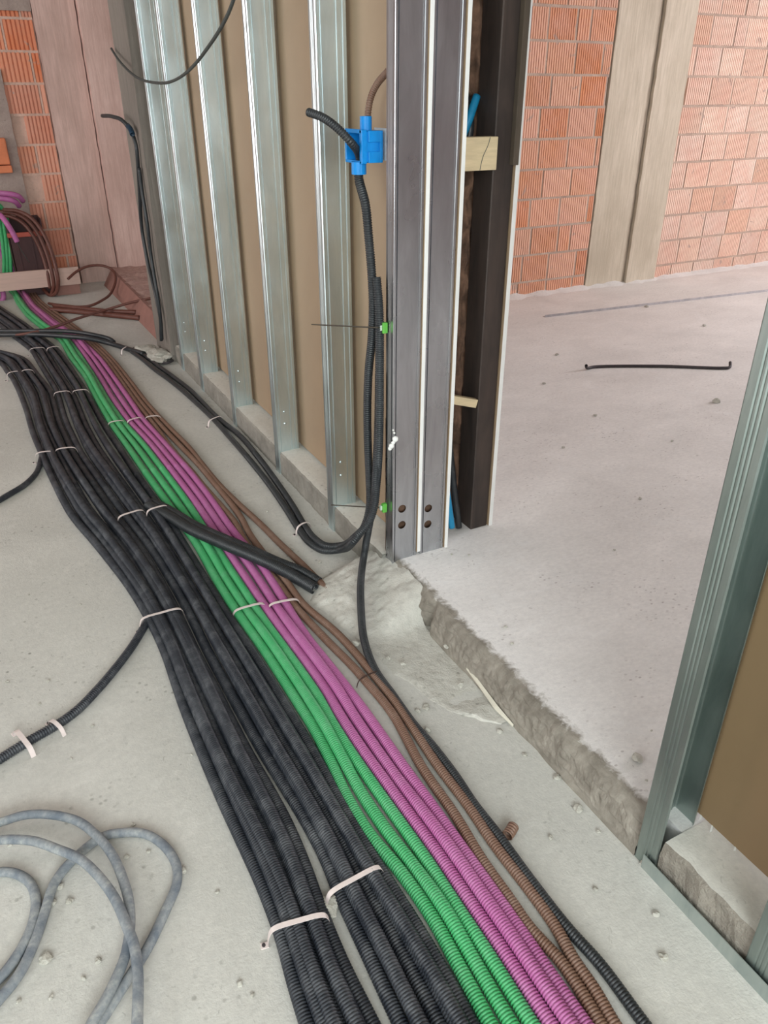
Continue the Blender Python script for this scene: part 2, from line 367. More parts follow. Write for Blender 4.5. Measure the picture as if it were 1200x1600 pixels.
# hollow clay brick walls: separate blocks with grooves, mortar bed behind
def brick_wall(name, x0, x1, Y, z0, z1, course, blen, mat, tones, mask=None, seed=1, groove=0.0205, gd=0.012, gm=0.15, jit=0.0015, joint=None):
    r = random.Random(seed); V = []; F = []; T = []
    def addbox(a0, a1, b0, b1, c0, c1, t):
        k = len(V)
        V.extend([(a0, b0, c0), (a1, b0, c0), (a1, b0, c1), (a0, b0, c1), (a0, b1, c0), (a1, b1, c0), (a1, b1, c1), (a0, b1, c1)])
        F.extend([(k, k+1, k+2, k+3), (k+1, k+5, k+6, k+2), (k+4, k, k+3, k+7), (k+3, k+2, k+6, k+7), (k+4, k+5, k+1, k)])
        T.extend([t]*8)
    J = []
    z = z0; row = 0
    while z < z1:
        x = x0-r.random()*blen if row % 2 else x0-(blen*0.5)*r.random()
        while x < x1:
            L = blen*(0.92+0.16*r.random()) if r.random() > 0.12 else blen*0.45
            a0 = max(x, x0); a1 = min(x+L, x1)
            if a1-a0 > 0.03 and (mask is None or mask((a0+a1)/2, z+course/2, a0, a1)):
                c = r.choice(tones); q = 0.92+0.16*r.random(); t = (c[0]*q, c[1]*q, c[2]*q)
                h = course-0.012-0.004*r.random(); dy = jit*(r.random()-0.5)*3
                addbox(a0+0.002, a1-0.002, Y+gd-0.0005+dy, Y+0.05, z+0.003, z+h, t)
                n = max(1, round((a1-a0)/groove)); p = (a1-a0-0.004)/n
                for g in range(n):
                    addbox(a0+0.002+g*p+p*gm, a0+0.002+g*p+p*(1-gm), Y+dy, Y+gd+dy, z+0.003, z+h, t)
            if a1-a0 > 0.03 and (mask is None or mask((a0+a1)/2, z+course/2, a0, a1)): J.append((a1-0.003, min(x1, a1+0.012), z, z+course-0.012))
            x += L+0.006+0.004*r.random()
        if mask is None: J.append((x0, x1, z+course-0.0165, z+course+0.0035))
        else: J.append((max(x0, 0.56 if z < 1.6 else x0), x1, z+course-0.0165, z+course+0.0035))
        z += course; row += 1
    o = mesh_np(name, V, F, mat, smooth=False)
    at = o.data.color_attributes.new('tone', 'FLOAT_COLOR', 'POINT')
    at.data.foreach_set('color', np.concatenate([np.array(T, np.float32), np.ones((len(T), 1), np.float32)], 1).ravel())
    # mortar body behind the blocks
    o.data.materials.append(joint or M_joint)
    bm = bmesh.new(); bm.from_mesh(o.data); k = len(bm.faces)
    for ja, jb, jc, jd in J:
        if jb > ja: bbox(bm, ja, jb, Y+0.0035+0.002*r.random(), Y+gd+0.01, jc, jd)
    bbox(bm, x0, x1, Y+gd+0.004, Y+0.2, z0-0.02, z1); bm.faces.ensure_lookup_table()
    for f in bm.faces[k:]: f.material_index = 1
    bm.to_mesh(o.data); bm.free()
    return o
T1 = [srgb(224, 170, 140), srgb(222, 174, 150), srgb(218, 158, 124), srgb(226, 178, 152), srgb(212, 142, 102)]
T2 = [srgb(232, 200, 180), srgb(234, 206, 188), srgb(228, 190, 166), srgb(236, 210, 194)]
tag(brick_wall('wall_back', 2.6, 4.39, 4.86, HT-0.09, 3.0, 0.2, 0.25, M_brick, T1, seed=3), kind='structure')
tag(brick_wall('wall_back_right', 5.15, 8.0, 4.86, HT-0.09, 3.0, 0.2, 0.26, M_brick, T2, seed=5), kind='structure')
T3 = [srgb(232, 150, 116), srgb(226, 152, 126), srgb(224, 132, 92), srgb(232, 164, 138)]
def lmask(cx, cz, a0, a1):
    if cz > 1.72: return True
    edge = 0.555+0.03*math.sin(cz*9)
    return cx > edge
lw = brick_wall('wall_back_left', 0.2, 0.86, 7.5, 0.03, 3.0, 0.22, 0.25, M_brick_l, T3, mask=lmask, seed=8, groove=0.031, gd=0.018, gm=0.17, joint=M_joint_l)
tag(lw, kind='structure')
def slabwall(name, x0, x1, y0, y1, z0, z1, mat, amp=0.004, nx=30, nzz=80):
    """thick wall or column whose front face (towards -Y) is slightly uneven"""
    bm = bmesh.new(); g = []
    for k in range(nzz+1):
        rowv = []
        for i in range(nx+1):
            x = x0+(x1-x0)*i/nx; z = z0+(z1-z0)*k/nzz
            e = 0 if i in (0, nx) else amp*noise.noise(Vector((x*7, y0, z*2.2)))
            ex = 0.006*noise.noise(Vector((z*11, x0, 3))) if i in (0, nx) else 0
            rowv.append(bm.verts.new((x+ex, y0+e, z)))
        g.append(rowv)
    for k in range(nzz):
        for i in range(nx): bm.faces.new((g[k][i], g[k][i+1], g[k+1][i+1], g[k+1][i]))
    def back(v): return bm.verts.new((v.co.x, y1, v.co.z))
    L = [r_[0] for r_ in g]; R = [r_[-1] for r_ in g]; Lb = [back(v) for v in L]; Rb = [back(v) for v in R]
    for k in range(nzz):
        bm.faces.new((L[k], L[k+1], Lb[k+1], Lb[k])); bm.faces.new((R[k], Rb[k], Rb[k+1], R[k+1])); bm.faces.new((Lb[k], Lb[k+1], Rb[k+1], Rb[k]))
    return mesh_bm(name, bm, mat, smooth=False)
# far right concrete column cast against two planks (left plank recessed a little)
c1 = slabwall('wall_back_column', 4.40, 4.803, 4.856, 5.05, 0.06, 3.0, M_col_r)
c2 = slabwall('wall_back_column', 4.812, 5.130, 4.828, 5.05, 0.06, 3.0, M_col_r)
bmx = bmesh.new(); bmx.from_mesh(c1.data); bmx.from_mesh(c2.data); bmx.to_mesh(c1.data); bmx.free(); bpy.data.objects.remove(c2)
tag(c1, kind='structure')
# mortar fillet at the foot of the far wall
def fillet(name, x0, x1, Y, w_, h_, mat, n=160):
    V = []; F = []
    for i in range(n+1):
        x = x0+(x1-x0)*i/n; q = 0.7+0.5*noise.noise(Vector((x*8, 0, 1)))+0.25*noise.noise(Vector((x*40, 0, 1)))
        V += [(x, Y+0.01, HT+h_*q), (x, Y-w_*0.3*q, HT+h_*0.5*q), (x, Y-w_*q, HT-0.002)]
    for i in range(n):
        for k in range(2): F.append((i*3+k, i*3+k+1, i*3+3+k+1, i*3+3+k))
    return tag(mesh_np(name, V, F, mat), kind='structure')
fillet('trim_4', 2.7, 8.0, 4.86, 0.10, 0.035, M_floor2)
# left back: column in two faces, plaster panel, low mortar foot
tag(slabwall('wall_left_column', 0.865, 1.185, 7.47, 7.8, 0, 3, M_col_l), kind='structure')
tag(slabwall('wall_left_pier', 1.194, 1.75, 7.40, 7.8, 0, 3, M_pier), kind='structure')
tag(slabwall('wall_left_plaster', -4.0, 0.555, 7.475, 7.7, 0, 1.66, M_plaster, amp=0.012), kind='structure')
tag(box('wall_left_back', -4.0, 3.0, 7.71, 7.9, 0, 3, M_plaster), kind='structure')
tag(slabwall('wall_left_plaster_top', -4.0, 0.86, 7.48, 7.7, 2.05, 3.0, M_plaster, amp=0.01), kind='structure')
bm = bmesh.new(); bbox(bm, 0.25, 0.478, 7.40, 7.48, 0.99, 1.185, 0.012); bbox(bm, 0.25, 0.482, 7.385, 7.48, 0.93, 0.985, 0.008)
tag(mesh_bm('broken_brick', bm, simple('orange_clay', srgb(214, 128, 90), 0.85, 0.12, 9, 0.3)), 'orange clay brick bedded in the grey plaster at the left photo edge', 'brick')
# near grey concrete column closing the partition
def near_column():
    o = slabwall('wall_partition_column', 4.80, 5.21, 1.005, 1.4, 0, 3, M_col_g)      # x<->y swapped, then mirrored into place
    for v in o.data.vertices: v.co = Vector((v.co.y, v.co.x, v.co.z))
    o.data.flip_normals(); return tag(o, kind='structure')
near_column()
# raised rubble-topped strip beyond that column
tag(grid('floor_rubble', 1.10, 3.0, 5.2, 7.5, 60, 80, lambda x, y: 0.115+0.02*noise.noise(Vector((x*9, y*9, 0)))+0.012*noise.noise(Vector((x*40, y*40, 2))), M_rubble), kind='structure')

# ------------------------------------------------------------------ metal studs (open C profile with ribs)
def stud_mesh(depth, z0, z1, fl=0.048, sgn=1, holes=None, th=0.0009, la=(0.10,), lb=(0.60, 0.80)):
    """corner at origin, web along +X facing -Y, flanges towards sgn*Y"""
    def outline():
        p = [(0.004, fl*sgn), (0.0, (fl-0.002)*sgn)]
        for c in (0.68, 0.52, 0.36):
            p += [(0.0, fl*(c+0.05)*sgn), (0.0013, fl*c*sgn), (0.0, fl*(c-0.05)*sgn)]
        p += [(0.0, 0.003*sgn), (0.0009, 0.0009*sgn), (0.003, 0.0)]
        for a_ in la: p += [(depth*a_, 0), (depth*a_+0.0022, 0.0028*sgn), (depth*a_+0.006, 0.0028*sgn), (depth*a_+0.0082, 0)]
        mid = len(p)-1
        for a_ in lb: p += [(depth*a_, 0), (depth*a_+0.0022, 0.0028*sgn), (depth*a_+0.006, 0.0028*sgn), (depth*a_+0.0082, 0)]
        p += [(depth-0.003, 0), (depth-0.0009, 0.0009*sgn), (depth, 0.003*sgn), (depth, (fl-0.002)*sgn), (depth-0.006, fl*sgn)]
        return p, mid
    p, mid = outline(); bm = bmesh.new()
    zs = [z0, z1]
    cols = [[bm.verts.new((x, y, z)) for z in zs] for x, y in p]
    for i in range(len(p)-1):
        if holes and i == mid: continue
        bm.faces.new((cols[i][0], cols[i+1][0], cols[i+1][1], cols[i][1]))
    if holes:
        b = bm; xa, xb = p[mid][0], p[mid+1][0]
        zc0 = min(h[1] for h in holes)-0.05; zc1 = max(h[1] for h in holes)+0.05
        def quad(a0, a1):
            vs = [b.verts.new((xa, 0, a0)), b.verts.new((xb, 0, a0)), b.verts.new((xb, 0, a1)), b.verts.new((xa, 0, a1))]; b.faces.new(vs)
        quad(z0, zc0); quad(zc1, z1)
        ed = []
        vs = [b.verts.new(c) for c in ((xa, 0, zc0), (xb, 0, zc0), (xb, 0, zc1), (xa, 0, zc1))]
        ed += [b.edges.new((vs[k], vs[(k+1) % 4])) for k in range(4)]
        for hx, hz, hr in holes:
            cs = [b.verts.new((hx+hr*math.cos(t*math.pi/12), 0, hz+hr*math.sin(t*math.pi/12))) for t in range(24)]
            ed += [b.edges.new((cs[k], cs[(k+1) % 24])) for k in range(24)]
        bmesh.ops.triangle_fill(b, use_beauty=True, edges=ed)
    bmesh.ops.remove_doubles(bm, verts=bm.verts[:], dist=1e-5)
    bmesh.ops.recalc_face_normals(bm, faces=bm.faces[:])
    bmesh.ops.solidify(bm, geom=bm.faces[:], thickness=th)
    return bm
def rivet_mesh(name, mat, parent, x, y, z, r=0.006):
    bm = bmesh.new(); bmesh.ops.create_uvsphere(bm, u_segments=12, v_segments=8, radius=r)
    for v in bm.verts: v.co = Vector((v.co.x, v.co.y*0.45, v.co.z))+Vector((x, y, z))
    return mesh_bm(name, bm, mat, parent, smooth=True)
studs = [(4.60, 'stud against the grey concrete column, farthest of the partition studs'),
         (4.17, 'stud second from the grey concrete column, close beside the farthest stud'),
         (3.575, 'stud in the middle of the five wall studs, third from the concrete column'),
         (2.953, 'stud between the middle stud and the one beside the blue box'),
         (2.372, 'stud directly left of the blue junction box, nearest before the doorway')]
first = None
for i, (y, lab) in enumerate(studs):
    if first is None:
        root = empty('metal_stud', (XW, y, 0)); first = root
        body = mesh_bm('profile', stud_mesh(0.1, 0.0, 2.99), M_stud, root)
        for dz in (0.235, 0.29): rivet_mesh('crimp_mark', M_stud, root, 0.040, -0.001, dz)
    else:
        root = copy_tree(first); root.location = (XW, y, 0)
    tag(root, 'galvanised steel '+lab, 'stud', 'galvanised wall studs left of the doorway')
# doorway: twin jamb studs with knock-out holes
JY = 1.93
r1 = empty('jamb_stud', (1.045, JY, 0))
mesh_bm('profile', stud_mesh(0.094, 0.0, 2.99, holes=[(0.036, 0.300, 0.0145), (0.036, 0.239, 0.0145)], la=(0.03,), lb=(0.82,)), M_jamb, r1)
tag(r1, 'left galvanised jamb stud at the doorway corner, with two round holes low down', 'stud', 'twin jamb studs of the doorway')
r2 = empty('jamb_stud', (1.153, JY, 0))
mesh_bm('profile', stud_mesh(0.094, 0.0, 2.99, holes=[(0.029, 0.276, 0.0145), (0.029, 0.215, 0.0145)], la=(0.03,), lb=(0.82,)), M_jamb, r2)
tag(r2, 'right galvanised jamb stud, beside the dark wall cavity, with two round holes low down', 'stud', 'twin jamb studs of the doorway')
# right side of the doorway
r3 = empty('metal_stud', (XW, 0.743, 0)); mesh_bm('profile', stud_mesh(0.1, 0.0, 2.99, sgn=-1, fl=0.056), M_stud_shaded, r3)
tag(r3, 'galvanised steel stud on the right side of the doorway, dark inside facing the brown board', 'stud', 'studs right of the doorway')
rivet_mesh('crimp_mark', M_stud_shaded, r3, 0.055, -0.006, 0.26, 0.01)
r4 = empty('metal_stud', (XW, 0.455, 0)); mesh_bm('profile', stud_mesh(0.1, 0.0, 2.99, sgn=-1, fl=0.056), M_stud_shaded, r4)
tag(r4, 'galvanised steel stud cut by the lower right edge of the photo', 'stud', 'studs right of the doorway')
bm = bmesh.new(); bbox(bm, 1.0165, 1.0185, -1.2, 0.715, 0.0, 0.04)
tag(mesh_bm('floor_track', bm, M_track), 'grey metal floor track along the foot of the right curb', 'track')

# ------------------------------------------------------------------ plasterboard sheets
def sheet(x0, x1, y0, y1, z0, label, group=None, ragged=False):
    root = empty('plasterboard', (0, 0, 0)); root.location = (x0, y0, z0)
    bm = bmesh.new(); bbox(bm, 0, x1-x0, 0, y1-y0, 0, 2.99-z0); mesh_bm('gypsum_core', bm, M_boardedge, root)
    bm = bmesh.new(); bbox(bm, -0.0008, 0.0, 0.0, y1-y0, 0, 2.99-z0); mesh_bm('paper_face', bm, M_board_r if ragged else M_board, root)
    if ragged:
        for yy, l in ((0.69, .012), (0.66, .02), (0.60, .009), (0.44, .018)):
            bm = bmesh.new()
            a_ = bm.verts.new((-0.001, yy-y0, 0.001)); b_ = bm.verts.new((-0.004, yy-y0-0.002, -l)); c_ = bm.verts.new((-0.001, yy-y0-0.004, 0.001)); d_ = bm.verts.new((-0.003, yy-y0-0.006, -l*0.6))
            bm.faces.new((a_, b_, c_)); bm.faces.new((c_, b_, d_))
            bmesh.ops.solidify(bm, geom=bm.faces[:], thickness=0.0008)
            mesh_bm('torn_paper', bm, M_white, root)
    return tag(root, label, 'plasterboard', group)
sheet(1.140, 1.1525, JY-0.004, 2.985, 0.118, 'brown backed plasterboard sheet behind the blue box, white edge showing between the two jamb studs', 'sheets of the left partition')
sheet(1.140, 1.1525, 2.988, 4.19, 0.118, 'brown backed plasterboard sheet behind the middle wall studs', 'sheets of the left partition')
sheet(1.140, 1.1525, 4.193, 4.795, 0.118, 'narrow brown plasterboard strip beside the grey concrete column', 'sheets of the left partition')
sheet(1.250, 1.2625, JY-0.004, 4.79, 0.09, 'plasterboard sheet seen only as a white edge between right jamb stud and dark cavity')
sheet(1.4755, 1.4905, JY+0.052, 4.79, 0.10, 'plasterboard sheet seen as a chipped white edge in front of the far brick wall')
sheet(1.140, 1.1525, -1.2, 0.735, 0.125, 'brown plasterboard sheet on the right side of the doorway with torn paper hanging below', ragged=True)
# ------------------------------------------------------------------ cavity between the two boards
bm = bmesh.new()
prof = [(1.401, 1.992), (1.404, 1.989), (1.468, 1.989), (1.4725, 1.993), (1.4725, 2.085), (1.401, 2.085)]
lo = [bm.verts.new((x, y, HT)) for x, y in prof]; hi = [bm.verts.new((x, y, 2.99)) for x, y in prof]
for i in range(6): bm.faces.new((lo[i], lo[(i+1) % 6], hi[(i+1) % 6], hi[i]))
bm.faces.new(lo); bm.faces.new(hi)
sp = mesh_bm('steel_post', bm, M_darksteel); tag(sp, 'dark brown painted steel post inside the open wall end', 'post')
bm = bmesh.new(); bbox(bm, 1.455, 1.4745, 1.968, 1.988, 1.316, 2.99, 0.002)
tag(mesh_bm('edge_batten', bm, M_darkstrip), 'thin dark brown batten ending halfway down the front of the steel post', 'batten')
def wool(name, x0, x1, y, z0, z1, mat, seed, depth=0.2, amp=0.03, cut=None):
    nx, nzz = 26, 220; bm = bmesh.new(); g = []
    for k in range(nzz+1):
        rv = []
        for i in range(nx+1):
            z = z0+(z1-z0)*k/nzz; xl = x0+(cut(z) if cut else 0); x = xl+(x1-xl)*i/nx
            d = amp*noise.fractal(Vector((x*28, seed, z*14)), 1.0, 2.2, 5)+0.5*amp*abs(noise.noise(Vector((x*60, seed, z*40))))
            e = 0.05*(1-i/nx)**3
            rv.append(bm.verts.new((x+0.3*d, y+d+e, z)))
        g.append(rv)
    for k in range(nzz):
        for i in range(nx): bm.faces.new((g[k][i], g[k][i+1], g[k+1][i+1], g[k+1][i]))
    L = [r_[0] for r_ in g]; R = [r_[-1] for r_ in g]
    Lb = [bm.verts.new((v.co.x, y+depth, v.co.z)) for v in L]; Rb = [bm.verts.new((v.co.x, y+depth, v.co.z)) for v in R]
    for k in range(nzz):
        bm.faces.new((L[k], L[k+1], Lb[k+1], Lb[k])); bm.faces.new((R[k], Rb[k], Rb[k+1], R[k+1]))
    return mesh_bm(name, bm, mat, smooth=True)
cutf = lambda z: 0.02+0.022*noise.noise(Vector((z*3.1, 2, 0)))+0.01*noise.noise(Vector((z*12, 2, 0)))+(0.035 if 1.25 < z < 1.5 else 0)+(0.03 if z < 0.45 else 0)
tag(wool('mineral_wool', 1.335, 1.42, 2.092, HT, 2.98, M_wool, 4.2, cut=cutf), 'ragged brown mineral wool batt in the cavity beside the steel post', 'insulation')
tag(wool('mineral_wool', 1.264, 1.475, 2.26, HT, 2.98, M_wool, 9.2, depth=0.1), 'brown mineral wool deep in the dark cavity behind the hoses', 'insulation')
o = wool('mineral_wool', 1.055, 1.132, 1.948, HT+0.005, 0.6, M_wool, 1.2, depth=0.025, amp=0.004)
tag(o, 'brown mineral wool seen through the holes of the left jamb stud', 'insulation')
o = wool('mineral_wool', 1.163, 1.24, 1.948, HT+0.005, 0.6, M_wool, 2.2, depth=0.025, amp=0.004)
tag(o, 'brown mineral wool seen through the holes of the right jamb stud', 'insulation')
bm = bmesh.new(); bbox(bm, 1.270, 1.400, 1.972, 2.012, 1.306, 1.392, 0.002)
wb = mesh_bm('timber_block', bm, M_wood); tag(wb, 'pale cracked timber block wedged between jamb stud and steel post', 'block')
cr = tube('crack', [(1.372, 1.9712, 1.391), (1.366, 1.9712, 1.37), (1.352, 1.9712, 1.345), (1.345, 1.9712, 1.32), (1.343, 1.9712, 1.307)], 0.0009, M_wire, ribs=False, wall=False); cr.parent = wb
bm = bmesh.new(); vs = bbox(bm, -0.062, 0.062, -0.012, 0.012, -0.014, 0.014, 0.0015)
bm.transform(Matrix.Translation((1.335, 2.005, 0.608)) @ Matrix.Rotation(math.radians(16), 4, 'Y') @ Matrix.Rotation(math.radians(-8), 4, 'Z'))
tag(mesh_bm('timber_stick', bm, M_wood), 'small pale timber stick poking out of the wool beside the steel post', 'stick')
def cav(px, mat, r, label, Y=2.0, n='conduit'):
    P = [oy(u, v, yy) for u, v, yy in px]; o = tube(n, P, r, mat, rib_until=0, sides=10)
    return tag(o, label, 'conduit', 'conduits inside the open wall end')
cav([(688, 640, 2.03), (692, 720, 2.01), (700, 780, 1.99), (706, 824, 1.985)], M_bluetube, 0.0115, 'bright blue conduit standing in the cavity beside the right jamb stud', n='blue_conduit')
cav([(694, 560, 2.07), (699, 660, 2.05), (709, 760, 2.03), (717, 824, 2.01)], M_blackv, 0.012, 'black conduit standing between the blue conduit and the steel post', n='black_conduit')
cav([(705, 300, 2.10), (716, 230, 2.08), (730, 195, 2.06), (745, 150, 2.08)], M_bluetube, 0.012, 'blue conduit bending across the cavity above the timber block', n='blue_conduit')
cav([(722, 100, 2.14), (725, 140, 2.12), (735, 190, 2.10), (728, 240, 2.1)], M_blackv, 0.012, 'black conduit hanging in the upper cavity behind the timber block', n='black_conduit')
# white putty blob on the corner
root = empty('putty_blob', (1.043, 1.928, 0.55))
bm = bmesh.new()
for (dx, dy, dz, r) in ((0.006, -0.006, 0.008, 0.0095), (-0.006, -0.004, -0.014, 0.0085), (0.0, -0.004, -0.004, 0.006), (-0.011, -0.003, -0.022, 0.006), (0.004, -0.003, 0.028, 0.0035), (0.0, -0.003, 0.038, 0.003)):
    q = bmesh.ops.create_icosphere(bm, subdivisions=2, radius=r)['verts']
    for v in q: v.co = v.co*(1+0.25*noise.noise(v.co*150+Vector((dz*90, 0, 0))))+Vector((dx, dy, dz))
mesh_bm('putty', bm, M_white, root, smooth=True)
tag(root, 'small white putty blob stuck on the corner of the left jamb stud', 'putty')

# ------------------------------------------------------------------ mortar mound in front of the jamb
OUT = [(2.12, 0.93), (2.09, 0.84), (2.04, 0.79), (1.985, 0.764), (1.90, 0.775), (1.813, 0.795), (1.711, 0.812), (1.567, 0.83), (1.439, 0.862), (1.319, 0.895), (1.26, 0.955), (1.21, 1.0)]
OUT = OUT[::-1]
def xl(y): return float(np.interp(y, [p[0] for p in OUT], [p[1] for p in OUT]))
ys = np.linspace(1.215, 2.12, 150); nx = 44; V = []; F = []
for y in ys:
    a0 = xl(y)+0.012*noise.noise(Vector((y*14, 0, 3)))+0.006*noise.noise(Vector((y*50, 0, 3)))
    high = 1/(1+math.exp(-(y-1.71)/0.012))
    end = 1/(1+math.exp(-(y-2.09)/0.01))
    xr = 1.064*high+1.022*(1-high)
    if abs(y-1.67) < 0.03: xr = 1.03
    for i in range(nx):
        t = i/(nx-1); x = a0+(xr-a0)*t
        hhi = 0.097*(t**1.25)
        edge = min(1, t/0.12)
        hlo = 0.004*edge*(0.8+0.9*noise.noise(Vector((x*10, y*10, 0))))
        z = (hhi*high+0.008*edge*high)+(1-high)*hlo
        z = z*(1-end*0.7)
        z += edge*(0.006*noise.noise(Vector((x*16, y*16, 1)))+0.003*noise.noise(Vector((x*50, y*50, 2))))*(0.5+high)
        V.append((x, y, max(z, -0.002) if 0 < i else -0.002))
n_ = nx
for i in range(len(ys)-1):
    for k in range(nx-1): F.append((i*n_+k, i*n_+k+1, (i+1)*n_+k+1, (i+1)*n_+k))
tag(mesh_np('mortar_mound', V, F, M_mortar), 'pale smeared mortar mound sloping from the doorway sill down to the conduits', 'mortar')
P = [oz(u, v, z) for u, v, z in ((693, 1000, .03), (720, 1030, .026), (750, 1070, .022), (775, 1105, .018), (802, 1134, .006))]
bm = bmesh.new(); prev = None
for k, p in enumerate(P):
    ww = (0.002, 0.003, 0.0035, 0.005, 0.001)[k]
    q = [bm.verts.new((p.x-ww, p.y-0.2*ww, p.z)), bm.verts.new((p.x+ww, p.y, p.z+0.004)), bm.verts.new((p.x+ww, p.y, p.z-0.003)), bm.verts.new((p.x-ww, p.y, p.z-0.005))]
    if prev:
        for a_ in range(4): bm.faces.new((prev[a_], prev[(a_+1) % 4], q[(a_+1) % 4], q[a_]))
    prev = q
tag(mesh_bm('timber_splinter', bm, simple('bleached_wood', srgb(214, 208, 192), 0.8, 0.06, 20, 0)), 'long pale splinter lying along the foot of the doorway sill', 'splinter')

# ------------------------------------------------------------------ conduit run on the floor
R = 0.0152
def edge_fn(px, ext=None):
    P = [oz(u, v, 0.012) for u, v in px]; P.sort(key=lambda p: p.y)
    Y = np.array([p.y for p in P]); X = np.array([p.x for p in P])
    return lambda y: float(np.interp(y, Y, X))
def smooth_fn(fn, y0, y1, wdt=0.16):
    ys_ = np.arange(y0-0.6, y1+0.6, 0.02); xs_ = np.array([fn(y) for y in ys_])
    k = np.exp(-0.5*(np.arange(-20, 21)*0.02/wdt*1.6)**2); k /= k.sum()
    xp = np.pad(xs_, 20, mode='edge'); sm_ = np.convolve(xp, k, 'valid')
    return lambda y: float(np.interp(y, ys_, sm_))
AL = [(461, 1600), (447, 1537), (430, 1467), (416, 1425), (377, 1338), (342, 1264), (307, 1180), (276, 1100), (249, 1015), (222, 961), (195, 917), (170, 885), (140, 847), (107, 810), (87, 772), (72, 740), (60, 710), (47, 680), (37, 642), (25, 610), (12, 585), (0, 577)]
AR = [(597, 1600), (560, 1537), (530, 1467), (512, 1425), (483, 1338), (449, 1264), (398, 1180), (357, 1100), (313, 1018), (287, 961), (258, 908), (222, 850), (184, 803), (120, 710), (97, 660), (84, 612), (58, 580), (45, 562), (10, 545)]
BL = [(608, 1600), (584, 1537), (549, 1467), (528, 1425), (498, 1338), (455, 1264), (402, 1180), (359, 1100), (315, 1018), (289, 961), (260, 908), (224, 850), (186, 803), (121, 710), (98, 660), (85, 612), (68, 585), (46, 548), (20, 528), (0, 512)]
BR = [(748, 1600), (716, 1537), (676, 1467), (648, 1425), (594, 1342), (549, 1268), (502, 1180), (456, 1105), (403, 1020), (364, 964), (330, 909), (300, 860), (262, 800), (224, 748), (194, 703), (168, 665), (139, 612), (118, 580), (97, 550), (60, 520), (34, 497), (5, 475)]
GL = [(748, 1600), (713, 1530), (690, 1484), (660, 1430), (640, 1392), (610, 1357), (587, 1342), (547, 1280), (513, 1213), (504, 1177), (465, 1114), (435, 1066), (405, 1018), (366, 964), (330, 907), (306, 859), (255, 787), (225, 745), (197, 703), (170, 665), (150, 630), (130, 590), (107, 560), (92, 532), (67, 517), (40, 495), (25, 475), (15, 452)]
GM = [(842, 1600), (805, 1537), (775, 1491), (744, 1445), (713, 1399), (686, 1357), (660, 1315), (623, 1270), (580, 1207), (530, 1137), (510, 1093), (456, 1018), (420, 970), (390, 925), (354, 871), (327, 829), (300, 787), (264, 739), (230, 695), (197, 660), (172, 625), (155, 595), (132, 560), (112, 532), (75, 510), (47, 485), (24, 452)]
MR = [(924, 1600), (878, 1530), (828, 1461), (805, 1426), (775, 1384), (747, 1347), (693, 1270), (640, 1200), (580, 1113), (523, 1040), (510, 1025), (480, 988), (450, 937), (414, 880), (369, 829), (336, 781), (306, 742), (255, 685), (225, 652), (205, 622), (180, 587), (160, 560), (130, 532), (87, 502), (55, 477), (38, 450)]
BRR = [(300, 705), (277, 675), (247, 647), (225, 620), (200, 587), (177, 560), (147, 532), (107, 500), (72, 477), (50, 452)]
fAL, fAR, fBL, fBR, fGL, fGM, fMR, fBRR = [edge_fn(e) for e in (AL, AR, BL, BR, GL, GM, MR, BRR)]
YNEAR = 0.1
def lay(name, n, fl, fr, y1, mat, labels, cat, group, wig=0.004, order=None, tail=None, r=R, seed=0, stack=True, upper=(), y0=YNEAR):
    fl = smooth_fn(fl, YNEAR, y1, 0.1); fr = smooth_fn(fr, YNEAR, y1, 0.1)
    rr_ = random.Random(seed); objs = []
    nb = n-len(upper)
    for i in range(n):
        up = i >= nb
        ph = rr_.random()*50; pts = []
        y = y0
        while y <= y1:
            yl = max(y, 0.56) if y < 0.56 else y
            L, Rr = fl(yl), fr(yl); wdt = Rr-L
            if up:
                u = upper[i-nb]+0.12*noise.noise(Vector((y*0.9, ph, 0)))
                x = L+wdt*u; z = r*2.35+0.003*noise.noise(Vector((y*2, ph, 4)))
            else:
                x = L+r+(wdt-2*r)*(i/(nb-1)) + wig*noise.noise(Vector((y*1.3, ph, 0)))*(0 if i in (0, nb-1) else 1)
                sp_ = (wdt-2*r)/(nb-1); z = r
                if stack and sp_ < 2*r*0.98 and i % 2 == 1:
                    z = r+math.sqrt(max(0, (2*r)**2-min(sp_, 2*r)**2))*0.85
                z += 0.0012*noise.noise(Vector((y*3, ph, 2)))
            pts.append((x, y, z)); y += 0.12
        if tail: pts += tail(i, pts[-1])
        o = tube(name, pts, r, mat); tag(o, labels[i], cat, group); objs.append(o)
    return objs
ordn = ['first', 'second', 'third', 'fourth', 'fifth', 'sixth']
LA = ['%s black corrugated conduit from the left in the left-hand black bundle' % k for k in ordn[:5]]
LA[0] = 'outermost left black corrugated conduit of the whole floor run, edging bare screed'
LA += ['black conduit riding on top of the left-hand black bundle, left one', 'black conduit riding on top of the left-hand black bundle, right one']
LB = ['%s black corrugated conduit from the left in the right-hand black bundle' % k for k in ordn[:5]]
LB[4] = 'black corrugated conduit directly beside the leftmost green conduit'
LB += ['black conduit riding on top of the right-hand black bundle, left one', 'black conduit riding on top of the right-hand black bundle, right one']
lay('black_conduit', 7, fAL, fAR, 5.05, M_black, LA, 'conduit', 'left-hand bundle of black floor conduits', wig=0.012, seed=2, upper=(0.36, 0.68),
    tail=lambda i, p: [(p[0]-0.03-0.0*i, 5.25, p[2]), (p[0]-0.13, 5.45, p[2]), (p[0]-0.3, 5.65, p[2]), (p[0]-0.55, 5.85, p[2])])
